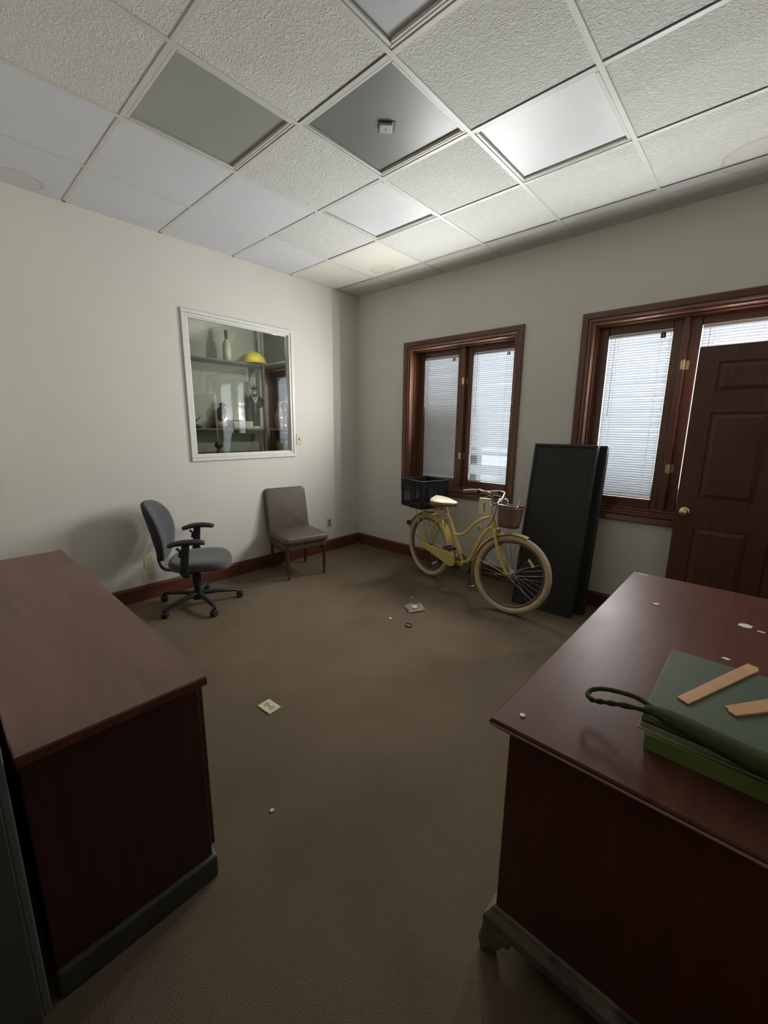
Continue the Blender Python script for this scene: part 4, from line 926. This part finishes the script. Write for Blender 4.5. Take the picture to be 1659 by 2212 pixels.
# milk crate on the rack
cx_, cy_ = (-.094, 0)
BW = Matrix.Translation((1.366, -.350, 0)) @ rot('Z', HB)
cp_ = BW @ Vector((cx_, cy_, .6975))
cr = thing('milk_crate', 'black plastic milk crate strapped on the rear rack of the yellow bicycle', 'crate', tuple(cp_), HB)
cw = .165; chh = .270
MB().box(-cw, cw, -cw, cw, 0, .008).build('bottom', M['crate'], cr, smooth=False)
sh_ = MB()
for (ux, uy, nx, ny) in ((1, 0, 0, -1), (1, 0, 0, 1), (0, 1, 1, 0), (0, 1, -1, 0)):
    def P3(a, z, o): return Vector((ux * a + nx * (cw - o), uy * a + ny * (cw - o), z))
    def pbox(a0, a1, z0, z1, o0=0, o1=.006):
        vs = [P3(a, z, o) for z in (z0, z1) for o in (o0, o1) for a in (a0, a1)]
        sh_.add(vs, [(0, 2, 3, 1), (4, 5, 7, 6), (0, 1, 5, 4), (2, 6, 7, 3), (0, 4, 6, 2), (1, 3, 7, 5)])
    pbox(-cw, cw, 0, .045); pbox(-cw, cw, chh - .058, chh); pbox(-cw, cw, chh - .012, chh, -.006, 0); pbox(-cw, -cw + .035, .045, chh - .058); pbox(cw - .035, cw, .045, chh - .058); pbox(-.014, .014, .045, chh - .058)
    # diagonal lattice
    for (b0, b1) in ((-cw + .035, -.014), (.014, cw - .035)):
        zlo, zhi = .045, chh - .058; w_ = b1 - b0; hgt = zhi - zlo
        for q in range(-6, 9):
            for s_ in (1, -1):
                a_s = b0 + q * .026; t0, t1 = 0, hgt
                if s_ == 1: f0 = lambda z_: a_s + z_
                else: f0 = lambda z_: a_s + hgt - z_
                zs = [z_ for z_ in [k * hgt / 24 for k in range(25)] if b0 <= f0(z_) <= b1]
                if len(zs) < 2: continue
                za, zb = zs[0], zs[-1]
                sh_.tube([P3(f0(za), zlo + za, .003), P3(f0(zb), zlo + zb, .003)], .0028, 4)
sh_.build('lattice_side', M['crate'], cr, smooth=False)
# cream card hanging from the handlebar
cc = BW @ (SM @ Vector((.775, -.085, .775)))
cd_ = thing('hanging_card', 'cream card with a slot hanging below the bicycle handlebar', 'card', tuple(cc), HB + 20)
MB().box(-.048, .048, -.012, .012, -.01, .125).build('card', M['cream'], cd_, smooth=False, bevel=.006)
MB().box(-.006, .004, -.0135, -.0118, .02, .085).build('slot', M['brownv'], cd_, smooth=False)
MB().tube(spline([(-.02, 0, .125), (.04, .05, .150), (.10, .09, .135)]), .002, 6).build('string', M['paper'], cd_)

# ------------------------------------------------------------------ outside
struct(MB().box(-12, 14, .32, 30, -.35, -.25).build('ground_outside', M['ground'], smooth=False))
struct(MB().box(-2.0, 1.40, .45, .55, -.25, 1.70).build('outside_blocker_wall', M['outblockD'], smooth=False))  # dark wall added outside to dim the lower part of the left blind
struct(MB().box(2.3, 4.4, .50, .60, -.25, .99).build('outside_blocker_low', M['outblockD'], smooth=False))  # low planter block added to darken the foot of the second window
car = thing('parked_car', 'dark parked car outside, glimpsed through the blinds', 'car', (-.4, 5.2, -.25), 0)
def cs_(z, w0, x0, x1): return z, w0, x0, x1
sec = [(-2.2, .35, .62), (-2.1, .35, .85), (-1.3, .32, .95), (-.75, .32, 1.42), (.35, .32, 1.45), (1.1, .32, .98), (2.05, .34, .82), (2.2, .35, .6)]
vs = []; 
for x, zb, zt_ in sec:
    for y, k in ((-.85, 0), (-.88, .35), (-.80, .62), (-.62 if zt_ > 1.2 else -.74, 1), (.62 if zt_ > 1.2 else .74, 1), (.80, .62), (.88, .35), (.85, 0)): vs.append((x, y, zb + (zt_ - zb) * k))
fs = [tuple(range(8)), tuple(reversed(range(56, 64)))] + [(i * 8 + k, (i + 1) * 8 + k, (i + 1) * 8 + (k + 1) % 8, i * 8 + (k + 1) % 8) for i in range(7) for k in range(8)]
MB().add(vs, fs).build('body', M['carp'], car, ang=40)
for x in (-1.35, 1.35):
    for y in (-.84, .84):
        MB().lathe([(0, -.11), (.30, -.11), (.33, -.06), (.33, .06), (.30, .11), (0, .11)], 28, tr(x, y, .33) @ rot('X', 90)).build('car_wheel', M['rubber'], car)
MB().box(-2.24, -2.16, -.8, .8, .42, .52).box(2.16, 2.24, -.8, .8, .42, .52).build('bumper', M['chrome'], car, smooth=False, bevel=.02)

# ------------------------------------------------------------------ sky and sun-free daylight, with added fill lamps
w = bpy.data.worlds.new('sky'); S.world = w; w.use_nodes = True; N = w.node_tree.nodes; L = w.node_tree.links
bg = N['Background']; tc = N.new('ShaderNodeTexCoord'); sx = N.new('ShaderNodeSeparateXYZ'); L.new(tc.outputs['Generated'], sx.inputs[0])
cr_ = N.new('ShaderNodeValToRGB'); e = cr_.color_ramp.elements
e[0].position = .42; e[0].color = (.20, .20, .20, 1); e[1].position = .52; e[1].color = (.66, .69, .73, 1); x_ = e.new(.75); x_.color = (1.02, 1.05, 1.09, 1)
mr = N.new('ShaderNodeMapRange'); mr.inputs['From Min'].default_value = -1; mr.inputs['From Max'].default_value = 1; L.new(sx.outputs['Z'], mr.inputs[0]); L.new(mr.outputs[0], cr_.inputs[0])
L.new(cr_.outputs[0], bg.inputs['Color']); bg.inputs['Strength'].default_value = 9.5

# unseen fill lamps added across each sash opening, aimed into the room
def pane_fill_lamp(x, z, watts):
    l = bpy.data.lights.new('window_fill', 'SPOT'); l.energy = watts; l.spot_size = math.radians(172); l.spot_blend = 1.0; l.shadow_soft_size = 0
    l.color = LAMPC; o = bpy.data.objects.new('window_fill', l); COL.objects.link(o); o.location = (x, .11, z)
    o.rotation_euler = (math.radians(90 + LAMPT), 0, 0); o.rotation_euler.z = PI
LAMPC = (1.0, 1.0, .985); LAMPT = 3; LAMPW = 6.7
for wx in (W1, W2):
    for xx in [c + dx_ for c in (wx[0] + .36, wx[1] - .36) for dx_ in (-.05, .05)]:
        for q_ in range(7): pane_fill_lamp(xx, 1.36 + .115 * q_, LAMPW * (.5 + q_ / 6) * (1.15 if wx is W1 else .77))

sl_ = bpy.data.lights.new('store_room_fill', 'POINT'); sl_.energy = 9; sl_.shadow_soft_size = 0; sl_.color = (.95, 1.0, .95)  # unseen fill points added to brighten the store room
so_ = bpy.data.objects.new('store_room_fill', sl_); COL.objects.link(so_); so_.location = (-.26, -.98, 2.34)
sl_.energy = 8
so2 = bpy.data.objects.new('store_room_fill', sl_); COL.objects.link(so2); so2.location = (-.24, -.98, 1.72)

# ------------------------------------------------------------------ camera
cam = bpy.data.cameras.new('camera'); co = bpy.data.objects.new('camera', cam); COL.objects.link(co); S.camera = co
r0 = Vector((0.7396326801812706, 0.6729281035341985, 0.010548264394544093)); r1 = Vector((0.1420039912573442, -0.14072153030607715, -0.9798123888660011)); r2 = Vector((-0.6578589247512374, 0.7261991588966368, -0.19964071915058534))
co.matrix_world = Matrix(((r0.x, -r1.x, -r2.x, 3.74619), (r0.y, -r1.y, -r2.y, -3.65364), (r0.z, -r1.z, -r2.z, 1.4678), (0, 0, 0, 1)))
cam.sensor_fit = 'HORIZONTAL'; cam.sensor_width = 36; cam.lens = 902.66 / 1659 * 36; cam.clip_start = .01; cam.clip_end = 200
S.view_settings.view_transform = 'Standard'; S.view_settings.look = 'None'; S.view_settings.gamma = 1; S.view_settings.use_curve_mapping = False
S.view_settings.exposure = 0.0
S.cycles.max_bounces = 12; S.cycles.diffuse_bounces = 8; S.cycles.glossy_bounces = 4; S.cycles.transparent_max_bounces = 16; S.cycles.transmission_bounces = 8
S.cycles.sample_clamp_indirect = 8
